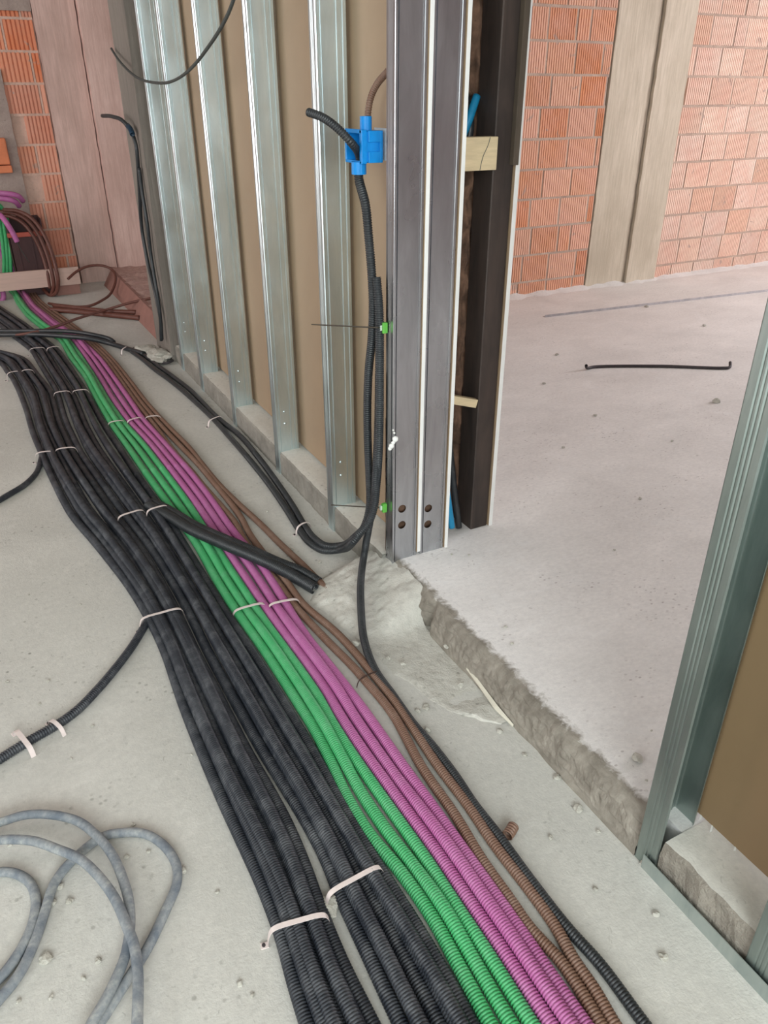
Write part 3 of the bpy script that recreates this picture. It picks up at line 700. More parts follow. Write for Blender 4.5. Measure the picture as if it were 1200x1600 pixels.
lay('black_conduit', 7, fBL, fBR, 5.9, M_black, LB, 'conduit', 'right-hand bundle of black floor conduits', wig=0.012, seed=5, upper=(0.33, 0.7),
    tail=lambda i, p: [(p[0]-0.05, 6.15, p[2]), (p[0]-0.12, 6.5, p[2]), (p[0]-0.2, 6.9, p[2]), (p[0]-0.28, 7.25, p[2])])
G3 = ['leftmost of the three green corrugated conduits, beside the black bundle', 'middle one of the three green corrugated conduits', 'rightmost of the three green corrugated conduits, touching the magenta ones']
def gtail(i, p):
    return [(p[0]-0.015, 7.36, 0.03), tuple(oy(17-4*i, 442, 7.40)), tuple(oy(16-5*i, 400, 7.36)), tuple(oy(13-6*i, 360, 7.33)), tuple(oy(8-7*i, 332, 7.30)), tuple(oy(-6-8*i, 318, 7.26)), tuple(oy(-22-8*i, 345, 7.24))]
lay('green_conduit', 3, fGL, fGM, 7.2, M_green, G3, 'conduit', 'green floor conduits', wig=0, seed=3, tail=gtail)
M3 = ['leftmost of the three magenta corrugated conduits, touching the green ones', 'middle one of the three magenta corrugated conduits', 'rightmost of the three magenta corrugated conduits, beside the brown ones']
def mtail(i, p):
    return [(p[0]-0.02, 7.36, 0.03), tuple(oy(28-3*i, 436, 7.41)), tuple(oy(14-4*i, 405, 7.42)), tuple(oy(2-5*i, 380, 7.4)), tuple(oy(-18-5*i, 372, 7.36))]
lay('magenta_conduit', 3, fGM, fMR, 7.2, M_mag, M3, 'conduit', 'magenta floor conduits', wig=0, seed=4, tail=mtail)
# brown conduits, traced one by one
RB = 0.0128
def fpts(px, z): return [tuple(oz(u, v, z)) for u, v in px]
def fartrace(fr, ylist): 
    return [(fMR(y)+(fBRR(y)-fMR(y))*fr, y, RB) for y in ylist]
yl_ = [3.75, 4.1, 4.5, 5.0, 5.5, 6.1, 6.8, 7.2]
B1 = [(980, 1670), (938, 1600), (905, 1545), (874, 1500), (828, 1450), (798, 1407), (752, 1342), (713, 1277), (660, 1200), (613, 1115), (573, 1066), (547, 1037), (515, 1005), (462, 948), (435, 912), (402, 872), (381, 842), (366, 815), (345, 790), (321, 763), (300, 737), (273, 706)]
B2 = [(1004, 1670), (960, 1600), (928, 1545), (897, 1500), (866, 1445), (825, 1388), (772, 1319), (730, 1257), (683, 1195), (640, 1130), (613, 1091), (580, 1050), (557, 1022), (525, 988), (474, 944), (447, 908), (413, 866), (391, 836), (376, 808), (356, 781), (333, 753), (312, 728), (283, 698)]
tag(tube('brown_conduit', fpts(B1, RB)+fartrace(0.16, yl_), RB, M_brown), 'brown corrugated conduit touching the rightmost magenta one along the whole run', 'conduit', 'brown floor conduits')
tag(tube('brown_conduit', fpts(B2, RB)+fartrace(0.5, yl_), RB, M_brown), 'brown corrugated conduit between the other long brown one and the single black one', 'conduit', 'brown floor conduits')
B3 = [(512, 922), (498, 908), (470, 880), (438, 850), (405, 817), (372, 787), (342, 757), (318, 728), (296, 700)]
tag(tube('brown_conduit', fpts(B3, RB)+fartrace(0.85, yl_), RB, M_brown), 'short brown corrugated conduit leaving the run and vanishing into the mortar mound', 'conduit', 'brown floor conduits')
# short thick black pair crossing the coloured conduits into the mound
for dx, dy, lab in ((0, 0, 'front thick black conduit crossing over the green and magenta ones into the mortar'), (7, -11, 'rear thick black conduit crossing over the green and magenta ones into the mortar')):
    px = [(232, 790, .03), (262, 805, .045), (300, 828, .055), (345, 848, .058), (390, 867, .056), (430, 885, .045), (462, 902, .03), (492, 920, .018)]
    P = [tuple(oz(u+dx, v+dy*(0.6 if k < 6 else 1), z)) for k, (u, v, z) in enumerate(px)]
    tag(tube('black_conduit', P, 0.021 if dx == 0 else 0.016, M_blackv, sides=14), lab, 'conduit', 'thick black conduits crossing the run')
# side branches on the left
tag(tube('black_conduit', fpts([(236, 960), (226, 978), (205, 1012), (180, 1045), (150, 1080), (118, 1112), (85, 1135), (45, 1158), (0, 1186), (-60, 1225)], R*0.85), R*0.85, M_black, rib_until=9), 'single black corrugated conduit branching left onto bare screed from under a white strap', 'conduit')
tag(tube('black_conduit', fpts([(68, 690), (64, 718), (56, 740), (38, 758), (15, 772), (-10, 786), (-60, 805)], R*0.8), R*0.8, M_black), 'single black conduit curving off to the left edge below a pair of straps', 'conduit')
# black conduit beside the browns: from the jamb down over the mound and along the run
CX = 1.012
rc = 0.0125
P = [tuple(ox(592, 585, 1.035)), tuple(ox(591, 650, 1.03)), tuple(ox(588, 720, 1.02)), tuple(ox(584, 780, 1.01)), tuple(ox(578, 815, 0.985))]
P += [tuple(oz(u, v, z)) for u, v, z in ((570, 860, .125), (564, 905, .085), (564, 950, .058), (569, 1000, .036), (585, 1045, .02), (615, 1088, rc), (647, 1133, rc), (675, 1165, rc), (713, 1215, rc), (740, 1256, rc), (775, 1301, rc), (828, 1374, rc), (886, 1449, rc), (938, 1507, rc), (1001, 1592, rc), (1060, 1670, rc))]
tag(tube('black_conduit', P, rc, M_blackv), 'single black conduit dropping from the jamb and running right of the brown ones', 'conduit')
# twin conduits: floor from the far left, U turn, up to the blue box
def uturn(px, up, r, lab, off, nm='black_conduit'):
    P = [tuple(oz(u+off[0], v+off[1], z)) for u, v, z in px]+up
    return tag(tube(nm, P, r, M_blackv, sides=12), lab, 'conduit', 'black conduits of the U bend')
floorpx = [(205, 549, .014), (222, 561, .014), (240, 576, .014), (265, 594, .014), (292, 616, .014), (335, 656, .014), (360, 684, .014), (388, 716, .014), (420, 756, .014), (447, 795, .014), (468, 828, .014), (484, 848, .02), (505, 860, .022), (530, 859, .04)]
up1 = [tuple(ox(553, 845, 0.93)), tuple(ox(569, 823, 0.97)), tuple(ox(577, 795, 1.0))]+[tuple(ox(u, v, 1.022)) for u, v in ((577, 750), (575, 700), (574, 640), (576, 580), (581, 530), (583, 480), (581, 430), (576, 370), (571, 320))]+[(1.023, 2.100, 1.290), (1.023, 2.098, 1.325)]
uturn(floorpx, up1, 0.0135, 'black conduit of the U bend that climbs into the bottom of the blue box', (0, 0))
floor2 = [(210, 545, .014), (228, 557, .014), (246, 571, .014), (271, 589, .014), (299, 611, .014), (340, 653, .014), (374, 680, .014), (404, 715, .014), (430, 750, .014), (457, 790, .014), (476, 822, .014), (492, 842, .03), (510, 853, .04), (530, 853, .05)]
up2 = [tuple(ox(556, 838, 0.94)), tuple(ox(575, 818, 0.975)), tuple(ox(584, 795, 1.0))]+[tuple(ox(u, v, 1.024)) for u, v in ((589, 750), (592, 700), (593, 640), (593, 580), (593, 530), (592, 480), (588, 433))]
uturn(floor2, up2, 0.0135, 'black conduit of the U bend ending open halfway up the stud', (0, 0))
# conduit poking out of the box
tag(tube('black_conduit', [tuple(ox(563, 256, 1.045)), tuple(ox(561, 242, 1.035)), tuple(ox(548, 222, 0.985)), tuple(ox(527, 200, 0.955)), tuple(ox(505, 184, 0.93)), tuple(ox(481, 175, 0.905))], 0.0115, M_blackv, rib_until=9), 'short black corrugated conduit sticking out of the open blue box to the upper left', 'conduit')
tag(tube('brown_conduit', [tuple(ox(574, 192, 1.075)), tuple(ox(575, 175, 1.075)), tuple(ox(580, 150, 1.08)), tuple(ox(590, 130, 1.085)), tuple(ox(603, 115, 1.09)), tuple(ox(618, 98, 1.095))], 0.0095, M_brown, rib_until=9), 'thin brown corrugated conduit curving from the top of the blue box behind the jamb', 'conduit')
# ------------------------------------------------------------------ blue junction box
B = empty('junction_box', (1.048, 2.118, 1.37))
def lbox(bm, x0, x1, y0, y1, z0, z1, bev=0.0015): bbox(bm, x0, x1, y0, y1, z0, z1, bev)
hx, hy, hz, t_ = 0.030, 0.050, 0.040, 0.004
bm = bmesh.new()
lbox(bm, hx-t_, hx, -hy, hy, -hz, hz)                 # back
lbox(bm, -hx, hx, -hy, -hy+t_, -hz, hz)               # near side
lbox(bm, -hx, hx, hy-t_, hy, -hz, hz)                 # far side
lbox(bm, -hx, hx, -hy, hy, hz-t_, hz); lbox(bm, -hx, hx, -hy, hy, -hz, -hz+t_)
mesh_bm('shell', bm, M_blue, B)
bm = bmesh.new(); lbox(bm, -hx-0.002, -hx+0.014, -hy-0.003, -hy+0.011, -hz-0.002, hz+0.002); lbox(bm, -hx-0.002, -hx+0.004, -hy, hy+0.003, hz-0.007, hz+0.003)
lbox(bm, -hx-0.002, -hx+0.004, -hy, hy+0.003, -hz-0.003, -hz+0.005); lbox(bm, -hx-0.002, -hx+0.004, hy-0.005, hy+0.004, -hz, 0.008)
mesh_bm('rim', bm, M_blue, B)
bm = bmesh.new(); lbox(bm, -0.012, 0.028, -hy-0.007, -hy+0.001, 0.012, hz); lbox(bm, -0.012, 0.028, -hy-0.007, -hy+0.001, -hz, -0.012); lbox(bm, 0.022, 0.031, -hy-0.008, -hy, -hz, hz)
mesh_bm('side_lug', bm, M_blue, B)
def collar(name, cx, cy, z0, z1, r):
    bm = bmesh.new(); n = 16
    for a_, b_, rr in ((z0, z1, r), (z0, z1, r*0.72)):
        lo = [bm.verts.new((cx+rr*math.cos(k*math.tau/n), cy+rr*math.sin(k*math.tau/n), a_)) for k in range(n)]
        hi = [bm.verts.new((v.co.x, v.co.y, b_)) for v in lo]
        for k in range(n): bm.faces.new((lo[k], lo[(k+1) % n], hi[(k+1) % n], hi[k]))
        if rr == r: L0, H0 = lo, hi
        else:
            for k in range(n):
                bm.faces.new((L0[k], L0[(k+1) % n], lo[(k+1) % n], lo[k])); bm.faces.new((H0[k], hi[k], hi[(k+1) % n], H0[(k+1) % n]))
    return mesh_bm(name, bm, M_blue, B)
collar('top_spigot', 0.002, -0.012, hz-0.002, hz+0.034, 0.0165)
collar('bottom_spigot', -0.025, -0.020, -hz-0.030, -hz+0.002, 0.021)
tag(B, 'open bright blue plastic junction box fixed beside the doorway jamb', 'junction box')
bm = bmesh.new(); bbox(bm, 1.088, 1.091, 1.99, 2.13, 1.335, 1.415)
tag(mesh_bm('box_bracket', bm, M_strap), 'white metal bracket strip between the blue box and the jamb stud', 'bracket')
# clips with long tie tails on the jamb
for (zz, tl, lab, v0) in ((512, (487, 507), 'green cable clip with long dark tie tail halfway up the jamb', 512), (793, (518, 789), 'green cable clip with tie tail at the foot of the jamb above the curb', 793)):
    p = ox(598, zz, 1.03); root = empty('cable_clip', p)
    bm = bmesh.new(); bbox(bm, -0.004, 0.012, -0.010, 0.004, -0.016, 0.016, 0.003); mesh_bm('clip_body', bm, M_clip, root)
    bm = bmesh.new(); bbox(bm, -0.010, -0.002, -0.004, 0.008, -0.008, 0.008, 0.002); mesh_bm('tie_head', bm, M_clipw, root)
    e = ox(tl[0], tl[1], 0.985); m_ = ox(570, zz-1, 1.0); q = ox(592, zz, 1.005)
    o = tube('tie_tail', [Vector(q)-p, Vector(m_)-p, (Vector(m_)+Vector(e))/2-p, Vector(e)-p], 0.0022, M_tiek, root, ribs=False, sides=6, wall=False)
    tag(root, lab, 'cable clip', 'green clips on the jamb')

# ------------------------------------------------------------------ white straps over the bundles
def strap(u0, v0, u1, v1, h, label, w_=0.0098, mat=None, name='cable_strap', group='white straps over the conduits', head=True, arch=0.004):
    mat = mat or M_tie
    a_ = oz(u0, v0, h*0.8); b_ = oz(u1, v1, h); a_.z = b_.z = 0
    d = (b_-a_); L = d.length; d.normalize(); nrm = Vector((-d.y, d.x, 0))
    path = [(-0.006, 0.001), (-0.003, h*0.5), (0.004, h*0.92), (0.018, h+arch*0.7), (L*0.5, h+arch), (L-0.018, h+arch*0.7), (L-0.004, h*0.92), (L+0.003, h*0.5), (L+0.006, 0.001)]
    root = empty(name, a_); bm = bmesh.new(); prev = None
    pts = catmull([(s_, 0, z_) for s_, z_ in path], 0.004)
    for s_, _, z_ in pts:
        c = d*s_; up = Vector((0, 0, 1))
        q = [bm.verts.new(c+nrm*sx+Vector((0, 0, z_+dz))) for sx, dz in ((-w_/2, 0), (w_/2, 0), (w_/2, 0.0016), (-w_/2, 0.0016))]
        if prev:
            for k in range(4): bm.faces.new((prev[k], prev[(k+1) % 4], q[(k+1) % 4], q[k]))
        else: bm.faces.new(q)
        prev = q
    bm.faces.new(prev); mesh_bm('band', bm, mat, root)
    if head:
        bm = bmesh.new(); bmesh.ops.create_cone(bm, segments=10, radius1=0.004, radius2=0.0035, depth=0.004, cap_ends=True)
        for v in bm.verts: v.co += d*-0.014+Vector((0, 0, 0.0045))
        mesh_bm('nail', bm, M_rebar, root)
        bm = bmesh.new(); bbox(bm, -0.020, -0.004, -w_*0.6, w_*0.6, 0.0003, 0.003, 0.0006)
        ang = math.atan2(d.y, d.x); bm.transform(Matrix.Rotation(ang, 4, 'Z')); mesh_bm('foot_tab', bm, mat, root)
    return tag(root, label, 'cable strap', group)
H1 = 2*R+0.016
strap(421, 1458, 512, 1428, H1, 'white strap lowest in the photo, over the left-hand black bundle', w_=0.011)
strap(512, 1402, 596, 1352, H1, 'white strap over the right-hand black bundle just above the lowest strap', w_=0.011)
strap(219, 972, 285, 950, H1, 'white strap over the left-hand black bundle where a single conduit branches left', w_=0.009)
strap(184, 812, 225, 796, H1, 'white strap over black conduits, left of the one holding the thick crossing pair')
strap(229, 803, 263, 789, H1+0.012, 'white strap where the thick black pair leaves the bundle')
strap(55, 712, 84, 705, H1, 'left one of two adjoining straps where a black conduit curves to the left edge')
strap(86, 706, 119, 699, H1, 'right one of two adjoining straps where a black conduit curves to the left edge')
strap(84, 617, 110, 611, H1, 'left one of two adjoining straps on the black conduits left of the green bend')
strap(113, 614, 138, 609, H1, 'strap on the black conduits right beside the green ones in the distance')
strap(169, 663, 194, 657, 2*R+0.003, 'distant white strap over the green conduits')
strap(199, 660, 222, 652, 2*R+0.003, 'distant white strap over the magenta conduits')
strap(227, 654, 251, 650, 2*R+0.003, 'distant white strap over the brown conduits')
strap(365, 958, 414, 942, 2*R+0.003, 'white strap over the three green conduits just below the crossing pair')
strap(420, 948, 467, 936, 2*R+0.003, 'white strap over the three magenta conduits just below the crossing pair')
strap(11, 586, 32, 580, H1, 'far strap on the left-hand black bundle near the left photo edge, outer one')
strap(33, 582, 52, 578, H1, 'far strap on the left-hand black bundle near the left photo edge, inner one')
strap(46, 548, 70, 543, H1, 'farthest strap below the crossing black cables, left one')
strap(73, 547, 93, 541, H1, 'farthest strap below the crossing black cables, right one')
strap(326, 660, 346, 650, 2*R+0.001, 'small white strap on the twin conduits near the curb', w_=0.008)
strap(464, 826, 483, 815, 2*R+0.001, 'small white strap on the twin conduits at the start of the U bend', w_=0.008)
strap(190, 549, 200, 541, 2*R+0.001, 'small far strap where the crossing cables meet the twin conduits', w_=0.008)
strap(24, 1142, 48, 1170, 2*R*0.85, 'white strap with nail holes on the single left branch, nearer the photo edge', w_=0.013)
strap(78, 1126, 96, 1138, 2*R*0.85, 'white clip on the single left branch, right one of two', w_=0.011)
strap(560, 1065, 594, 1048, 2*RB+0.001, 'thin dark brown tie around two brown and one black conduit', w_=0.004, mat=M_tieb, head=False, group='dark ties')

# ------------------------------------------------------------------ grey dusty cable in loops, lower left
def z4(pts, z): return [(p[0]*0.25, 1200+p[1]*0.25, z) for p in pts]
L1 = z4([(570, 1600), (600, 1550), (660, 1450), (720, 1330), (775, 1200), (795, 1120), (812, 1000), (808, 850), (770, 700), (700, 540), (600, 420), (480, 330), (300, 290), (150, 295), (0, 340)], .0245)
L2 = z4([(858, 1700), (858, 1600), (862, 1300), (840, 1120), (790, 980), (720, 820), (620, 680), (500, 570), (350, 505), (200, 455), (0, 450)], .038)
L3 = z4([(0, 1440), (120, 1290), (220, 1080), (280, 900), (340, 720), (450, 580), (640, 430), (760, 405), (900, 410), (1020, 480), (1100, 600), (1105, 720), (1040, 880), (920, 1130), (780, 1350), (620, 1600)], .0104)
L4 = z4([(0, 1310), (90, 1200), (170, 1060), (215, 930), (225, 820), (190, 720), (100, 660), (0, 650), (-120, 690)], .0104)
HP = [tuple(oz(*p)) for p in L2]
HP += [tuple(oz(-60, 1325, .02)), tuple(oz(-150, 1440, .009)), tuple(oz(-120, 1590, .009)), tuple(oz(-50, 1610, .009))]
HP += [tuple(oz(*p)) for p in L3]
HP += [tuple(oz(130, 1640, .009)), tuple(oz(100, 1690, .009)), tuple(oz(112, 1680, .02)), tuple(oz(128, 1640, .021))]
HP += [tuple(oz(*p)) for p in L1]
HP += [tuple(oz(-90, 1310, .012)), tuple(oz(-190, 1400, .022)), tuple(oz(-200, 1560, .022)), tuple(oz(-80, 1585, .022))]
HP += [tuple(oz(*p)) for p in L4]
tag(tube('grey_cable', HP, 0.0104, M_hose, ribs=False, sides=12), 'dusty grey cable lying in loose loops on the screed at the lower left', 'cable')

# ------------------------------------------------------------------ far left: cables, plank, crate, coils
def far_tube(name, px, r, mat, label, cat='cable', group=None, **k):
    P = [tuple(oz(*p)) for p in px]; return tag(tube(name, P, r, mat, rib_until=0, **k), label, cat, group)
far_tube('black_cable', [(-90, 520, .05), (0, 523, .05), (60, 523, .06), (110, 526, .065), (140, 529, .06), (170, 536, .03), (205, 547, .02), (225, 553, .02)], 0.017, M_blackv, 'thick black cable crossing the whole run near the back, front one', group='cables crossing the run at the back')
far_tube('black_cable', [(-90, 513, .06), (0, 517, .06), (60, 517, .075), (110, 518, .08), (145, 523, .07), (172, 530, .045), (178, 535, .03)], 0.015, M_blackv, 'thick black cable crossing the run just behind the front one, ending short', group='cables crossing the run at the back')
far_tube('black_cable', [(-60, 526, .03), (0, 525, .04), (50, 520, .07), (85, 511, .08), (120, 498, .06), (160, 486, .05), (200, 474, .09), (236, 466, .13), (262, 462, .13)], 0.010, M_brown_far, 'thin dark cable rising to the right and passing behind the grey column', group='cables crossing the run at the back')
far_tube('brown_conduit', [(78, 484, .02), (110, 486, .02), (160, 491, .02), (219, 497, .02)], 0.02, M_brown_far, 'front brown conduit length lying on the floor before the red board', 'conduit', 'loose brown conduit lengths at the back')
far_tube('brown_conduit', [(84, 477, .025), (120, 481, .03), (165, 486, .03), (213, 488, .03)], 0.018, M_brown_far, 'rear brown conduit length lying on the floor before the red board', 'conduit', 'loose brown conduit lengths at the back')
P = [tuple(oz(*p)) for p in [(76, 474, .02), (110, 479, .02), (140, 478, .03), (160, 469, .05)]]+[tuple(oy(u, v, yy)) for u, v, yy in ((175, 455, 6.75), (181, 436, 6.85), (176, 422, 6.95), (160, 415, 7.0), (138, 416, 7.0), (120, 424, 6.95), (106, 436, 6.9))]
tag(tube('brown_conduit', P, 0.0105, M_brown_far, rib_until=0), 'thin brown conduit looping upright in front of the brick foot of the wall', 'conduit')
# hanging coils over the crate
for k, (dx, dy, lab) in enumerate(((0, 0, 'outer brown conduit arcing down from the crate in front of the plank'), (-7, 3, 'middle brown conduit arcing down from the crate in front of the plank'), (-13, 8, 'inner brown conduit arcing down from the crate in front of the plank'))):
    px = [(5, 328, 7.2), (28, 330, 7.15), (48, 340, 7.1), (66, 362, 7.05), (79, 390, 7.0), (87, 418, 6.95), (91, 442, 6.95), (87, 458, 7.0), (78, 461, 7.05), (68, 452, 7.15)]
    if k: px = px[:-1-k]
    P = [tuple(oy(u+dx, v+dy, yy+0.04*k)) for u, v, yy in px]
    tag(tube('brown_conduit', P, 0.0155, M_brown_far, rib_until=0), lab, 'conduit', 'brown conduits over the crate')
for k, (px, lab) in enumerate((([(-30, 303, 7.2), (5, 302, 7.2), (28, 306, 7.2), (36, 314, 7.25)], 'topmost magenta conduit lying over the crate'),
                               ([(-30, 311, 7.2), (2, 310, 7.2), (22, 314, 7.2), (30, 322, 7.25)], 'magenta conduit just under the topmost one over the crate'),
                               ([(-20, 325, 7.1), (0, 336, 7.05), (10, 348, 7.0), (20, 364, 7.0), (27, 378, 7.0)], 'magenta conduit end hanging in front of the crate with a wire sticking out'),
                               ([(-30, 440, 7.1), (-5, 445, 7.1), (4, 455, 7.1), (5, 467, 7.1), (-4, 475, 7.1), (-20, 478, 7.1)], 'magenta conduit loop below the plank at the left photo edge'))):
    P = [tuple(oy(*p)) for p in px]
    o = tube('magenta_conduit', P, 0.021, M_mag, rib_until=0); tag(o, lab, 'conduit', 'magenta conduits over the crate')
    if k == 2:
        tube('inner_wire', [tuple(oy(*p)) for p in ((26, 376, 7.0), (34, 392, 7.02), (46, 410, 7.05))], 0.003, M_wire, o, ribs=False, sides=6)
# crate
cx0, cx1, cy0, cy1, cz1 = 0.33, 0.60, 7.16, 7.42, 0.60
root = empty('crate', (cx0, cy0, 0.0)); W_, D_ = cx1-cx0, cy1-cy0
bm = bmesh.new()
bbox(bm, 0, W_, 0, 0.012, 0.17, 0.50, 0.003); bbox(bm, 0, W_, D_-0.012, D_, 0.17, cz1, 0.003); bbox(bm, 0, 0.012, 0, D_, 0.17, cz1, 0.003); bbox(bm, W_-0.012, W_, 0, D_, 0.17, cz1, 0.003); bbox(bm, 0, W_, 0, D_, 0.17, 0.18, 0.002)
mesh_bm('body', bm, M_crate, root)
bm = bmesh.new(); bbox(bm, -0.006, W_+0.006, -0.008, 0.014, 0.47, 0.505, 0.004); mesh_bm('rim', bm, M_crater, root)
bm = bmesh.new()
for fx in (0.05, 0.16): bbox(bm, fx, fx+0.012, -0.005, 0.004, 0.18, 0.47, 0.002)
mesh_bm('rib', bm, M_crate, root)
tag(root, 'dark red crate against the wall behind the plank, conduits draped over it', 'crate')
bm = bmesh.new(); bbox(bm, 0.0, W_, 0.0, D_, 0.0, 0.17, 0.004)
o = mesh_bm('brick_block', bm, M_crate); o.location = (cx0, cy0, 0); tag(o, 'dark block under the red crate behind the plank', 'block')
# plank on edge
bm = bmesh.new(); bbox(bm, -0.45, 0.80, 7.02, 7.05, 0.085, 0.225, 0.003)
o = mesh_bm('plank', bm, M_plank); tag(o, 'pale pinkish plank standing on edge across the conduits at the back left', 'plank')
for xa, xb in ((0.60, 0.79), (-0.43, -0.30)):
    bm = bmesh.new(); bbox(bm, xa, xb, 7.055, 7.10, 0.0, 0.20, 0.004); mesh_bm('plank_support', bm, M_redboard).parent = o
# leaning red board along the raised strip
a0 = oz(185, 475, 0); a1 = oz(243, 529, 0)
bm = bmesh.new()
q = [(1.02, 6.62, 0), (1.035, 5.40, 0), (1.10, 5.40, .135), (1.11, 7.25, .135), (1.02, 7.25, 0)]
v1 = [bm.verts.new(p) for p in ((1.02, 7.3, 0), (1.035, 5.22, 0), (1.085, 5.22, .125), (1.10, 7.3, .125))]
v2 = [bm.verts.new((v.co.x+0.03, v.co.y, v.co.z-0.005)) for v in v1]
bm.faces.new(v1); bm.faces.new(v2)
for k in range(4): bm.faces.new((v1[k], v1[(k+1) % 4], v2[(k+1) % 4], v2[k]))
tag(mesh_bm('formwork_board', bm, M_redboard), 'reddish formwork board leaning along the speckled raised strip beyond the column', 'board')
# concrete chunk + thin dark stick by the column
def chunk(name, loc, s, mat, seed, sub=2):
    bm = bmesh.new(); bmesh.ops.create_icosphere(bm, subdivisions=sub, radius=1.0)
    for v in bm.verts:
        n_ = noise.noise(v.co*1.3+Vector((seed*7.1, seed*3.3, 0))); m_ = noise.noise(v.co*4+Vector((seed, 0, 0)))
        v.co = Vector((v.co.x*s[0], v.co.y*s[1], v.co.z*s[2]))*(1+0.55*n_+0.12*m_)
    o = mesh_bm(name, bm, mat); o.location = loc; return o
p = oz(250, 556, 0.03); tag(chunk('concrete_chunk', p, (0.075, 0.11, 0.035), M_stone, 3, 3), 'grey broken concrete chunk lying at the foot of the grey column', 'concrete chunk')
p = oz(228, 545, 0.02); tag(chunk('concrete_chunk', p, (0.06, 0.08, 0.025), M_stone, 5, 3), 'smaller concrete chunk wedged against the twin black conduits', 'concrete chunk')
tag(tube('short_rod', [tuple(oz(235, 564, .012)), tuple(oz(262, 567, .016)), tuple(oz(270, 563, .02))], 0.008, M_rebar, ribs=False), 'short dark rod under the concrete chunk by the column', 'rod')
# cables on the grey column
P = [tuple(ox(u, v, xx)) for u, v, xx in ((160, 181, .90), (175, 182, .92), (192, 189, .95), (204, 204, .975), (212, 225, .985), (215, 250, .985), (218, 300, .985), (222, 360, .985), (231, 410, .985), (243, 460, .98), (251, 500, .98), (253, 530, .975))]
tag(tube('black_cable', P, 0.011, M_blackv, rib_until=0), 'black conduit climbing the edge of the grey column and bending out at the top', 'cable', 'cables on the grey column')
P = [tuple(ox(u, v, xx)) for u, v, xx in ((217, 262, .985), (222, 300, .985), (230, 350, .985), (236, 400, .985), (244, 450, .98), (250, 490, .98), (252, 532, .97))]
tag(tube('black_cable', P, 0.011, M_blackv, rib_until=0), 'shorter black conduit beside the one climbing the grey column', 'cable', 'cables on the grey column')
P = [tuple(ox(u, v, .97)) for u, v in ((199, 196), (204, 202), (207, 210))]
tag(tube('blue_sleeve', P, 0.015, simple('dark_blue_plastic', srgb(16, 50, 72), 0.5, 0.1, 40, 0), rib_until=0), 'dark blue sleeve around the conduit on the grey column', 'sleeve')
P = [tuple(ox(u, v, xx)) for u, v, xx in ((174, 76, .985), (184, 92, .97), (200, 110, .96), (218, 123, .95), (240, 129, .95), (262, 129, .95), (284, 119, .95), (305, 100, .95), (325, 74, .95), (343, 47, .95), (358, 18, .95), (368, -10, .95), (380, -50, .95))]
tag(tube('hanging_wire', P, 0.0062, M_wire, ribs=False, sides=8), 'thin grey wire hanging in an arc in front of the far studs', 'wire')

# ------------------------------------------------------------------ right room floor items
a_ = oz(850, 495, HT); b_ = oz(1290, 444, HT)
bm = bmesh.new(); d = (b_-a_); L = d.length; ang = math.atan2(d.y, d.x)
bbox(bm, 0, L, -0.014, 0.014, 0.0, 0.002); bbox(bm, 0, L, -0.014, -0.012, 0.0, 0.016)
o = mesh_bm('metal_profile', bm, M_profile); o.location = a_; o.rotation_euler = (0, 0, ang)
tag(o, 'long thin metal angle strip lying on the white floor before the far brick wall', 'metal strip')
P = [tuple(oz(916, 571, HT+.035)), tuple(oz(917, 575, HT+.012)), tuple(oz(930, 573, HT+.009)), tuple(oz(1030, 572, HT+.009)), tuple(oz(1128, 575, HT+.009)), tuple(oz(1140, 574, HT+.012)), tuple(oz(1141, 566, HT+.03))]
tag(tube('bent_rod', P, 0.0085, M_rebar, ribs=False), 'dark rod with turned up ends lying alone on the white floor', 'rod')

# brown offcut
p = oz(797, 1305, 0.0)
P = [tuple(p+Vector((-0.013, -0.006, 0.0135))), tuple(p+Vector((0.0, 0, 0.0135))), tuple(p+Vector((0.016, 0.009, 0.0145)))]
old = PITCH; PITCH = 0.0075
tag(tube('conduit_offcut', P, 0.0135, M_brown, rib_until=9, sides=16, depth=0.16), 'tiny brown corrugated conduit offcut lying on the screed near the sill', 'offcut')
PITCH = old

# ------------------------------------------------------------------ stone chips and crumbs
named = [((718, 1072, .02, .014), 'loose stone chip on the mortar patch beside the pale splinter'),
         ((648, 1066, .02, 0), 0)]
def stone(u, v, size, label, z=0.0, group=None, seed=None):
    p = oz(u, v, z); s = size*(0.8+0.4*random.random())
    o = chunk('stone_chip', (p.x, p.y, z+size*0.42), (s, s*(0.6+0.5*random.random()), size*0.55), M_stone, seed if seed is not None else random.random()*90, 2)
    o.rotation_euler = (0, 0, random.random()*6.3); return tag(o, label, 'stone chip', group)
stone(720, 1072, .013, 'stone chip lying on the mortar patch close to the pale splinter', .014)
stone(630, 1038, .010, 'right one of two small chips beside the black conduit below the mound', .012)
stone(606, 1030, .010, 'left one of two small chips beside the black conduit below the mound', .012)
stone(556, 1008, .014, 'chip touching the black conduit where it meets the brown ones', .008)
stone(666, 1107, .010, 'upper chip of a pair right of the brown conduits, below the mortar patch')
stone(653, 1112, .008, 'lower chip of a pair right of the brown conduits, below the mortar patch')
stone(668, 1142, .011, 'chip on bare screed below the pair beside the brown conduits')
stone(781, 1144, .009, 'chip lying just below the tip of the pale splinter')
stone(697, 1012, .010, 'chip at the head of the pale splinter near the dark notch', .02)
stone(903, 1265, .012, 'chip at the foot of the sill near the right stud')
stone(996, 1187, .016, 'round stone on the white floor near the right stud', HT)
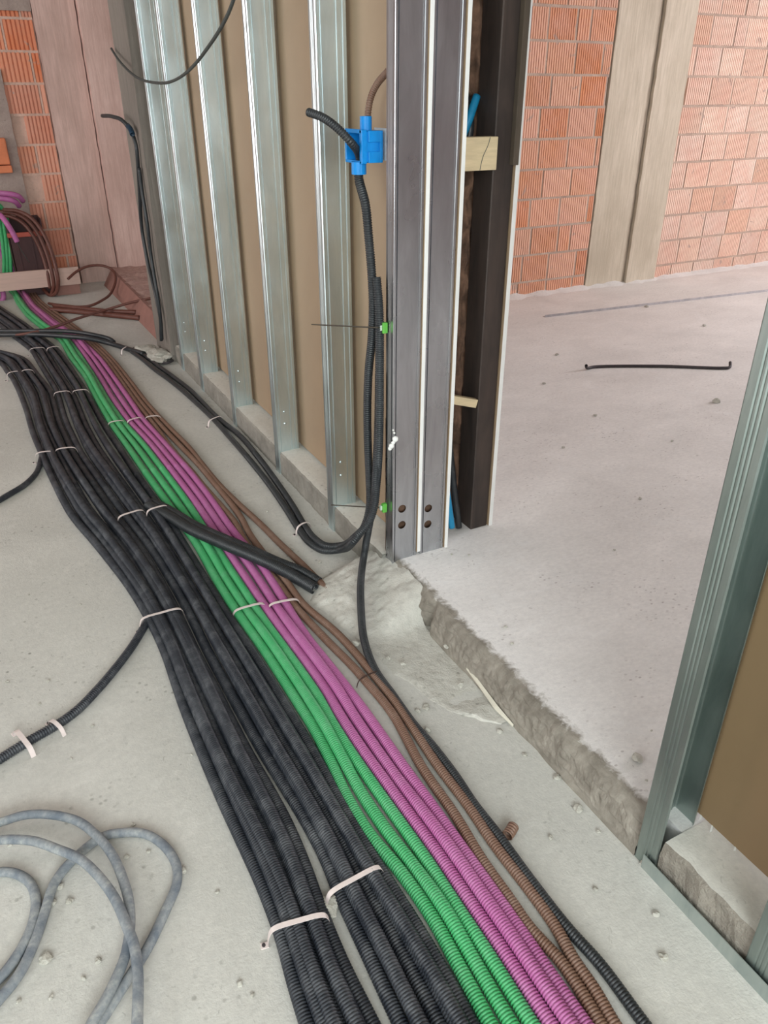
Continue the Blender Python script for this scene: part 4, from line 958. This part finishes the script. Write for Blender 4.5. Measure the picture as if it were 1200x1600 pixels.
stone(1119, 629, .022, 'dark lump on the white floor below the bent rod', HT)
stone(518, 1420, .024, 'crumb pile between the two lowest white straps')
stone(1008, 1350, .012, 'chip at the corner of the right stud foot')
LBL = 'small stone chip on bare screed left of the black bundle'
for u, v, s in ((45, 930, .006), (126, 945, .006), (11, 1066, .008), (75, 1065, .008), (62, 1100, .006), (145, 1135, .007), (112, 1186, .007), (208, 1290, .010), (232, 1332, .009), (198, 1340, .008), (95, 1386, .011), (110, 1410, .013), (83, 1412, .012), (287, 1362, .013), (154, 1502, .010), (72, 1500, .016), (48, 1500, .009), (80, 1560, .010), (30, 1565, .009), (131, 1530, .009), (300, 1180, .006), (340, 1395, .008), (375, 1538, .009), (395, 1556, .008), (150, 1300, .008), (16, 1322, .007)):
    if v > 1270 and u < 240: lb, gr = 'small stone chip lying within or beside the grey cable loops', 'stone chips around the grey cable'
    elif v > 1270: lb, gr = 'small stone chip between the grey cable loops and the black bundle', 'stone chips right of the grey cable'
    elif v < 1000: lb, gr = 'tiny chip on bare screed above the single left branch conduit', 'chips above the branch conduit'
    else: lb, gr = 'small stone chip near the strapped single conduit on the left', 'chips near the branch conduit'
    stone(u, v, s*0.7, lb, group=gr)
LBR = 'small stone chip scattered on the grey screed between the brown conduits and the sill'
for u, v, s in ((405, 745, .006), (440, 780, .007), (418, 800, .006), (455, 860, .008), (500, 880, .008), (860, 1310, .008), (870, 1216, .009), (820, 1180, .006), (1025, 1430, .009), (1036, 1497, .009), (935, 1300, .006), (690, 1250, .006), (540, 760, .005), (930, 1390, .006)):
    stone(u, v, s, LBR, group='stone chips near the sill')
LBW = 'tiny grit speck on the white floor beyond the doorway'
for u, v, s in ((706, 867, .005), (733, 868, .005), (790, 980, .006), (800, 1006, .005), (960, 860, .005), (1018, 1142, .004), (1010, 1220, .004), (880, 700, .008), (930, 650, .01), (1000, 780, .008), (1100, 510, .014), (1010, 480, .016), (850, 600, .01), (1050, 690, .008), (870, 555, .012)):
    stone(u, v, s, LBW, HT, group='grit on the white floor')
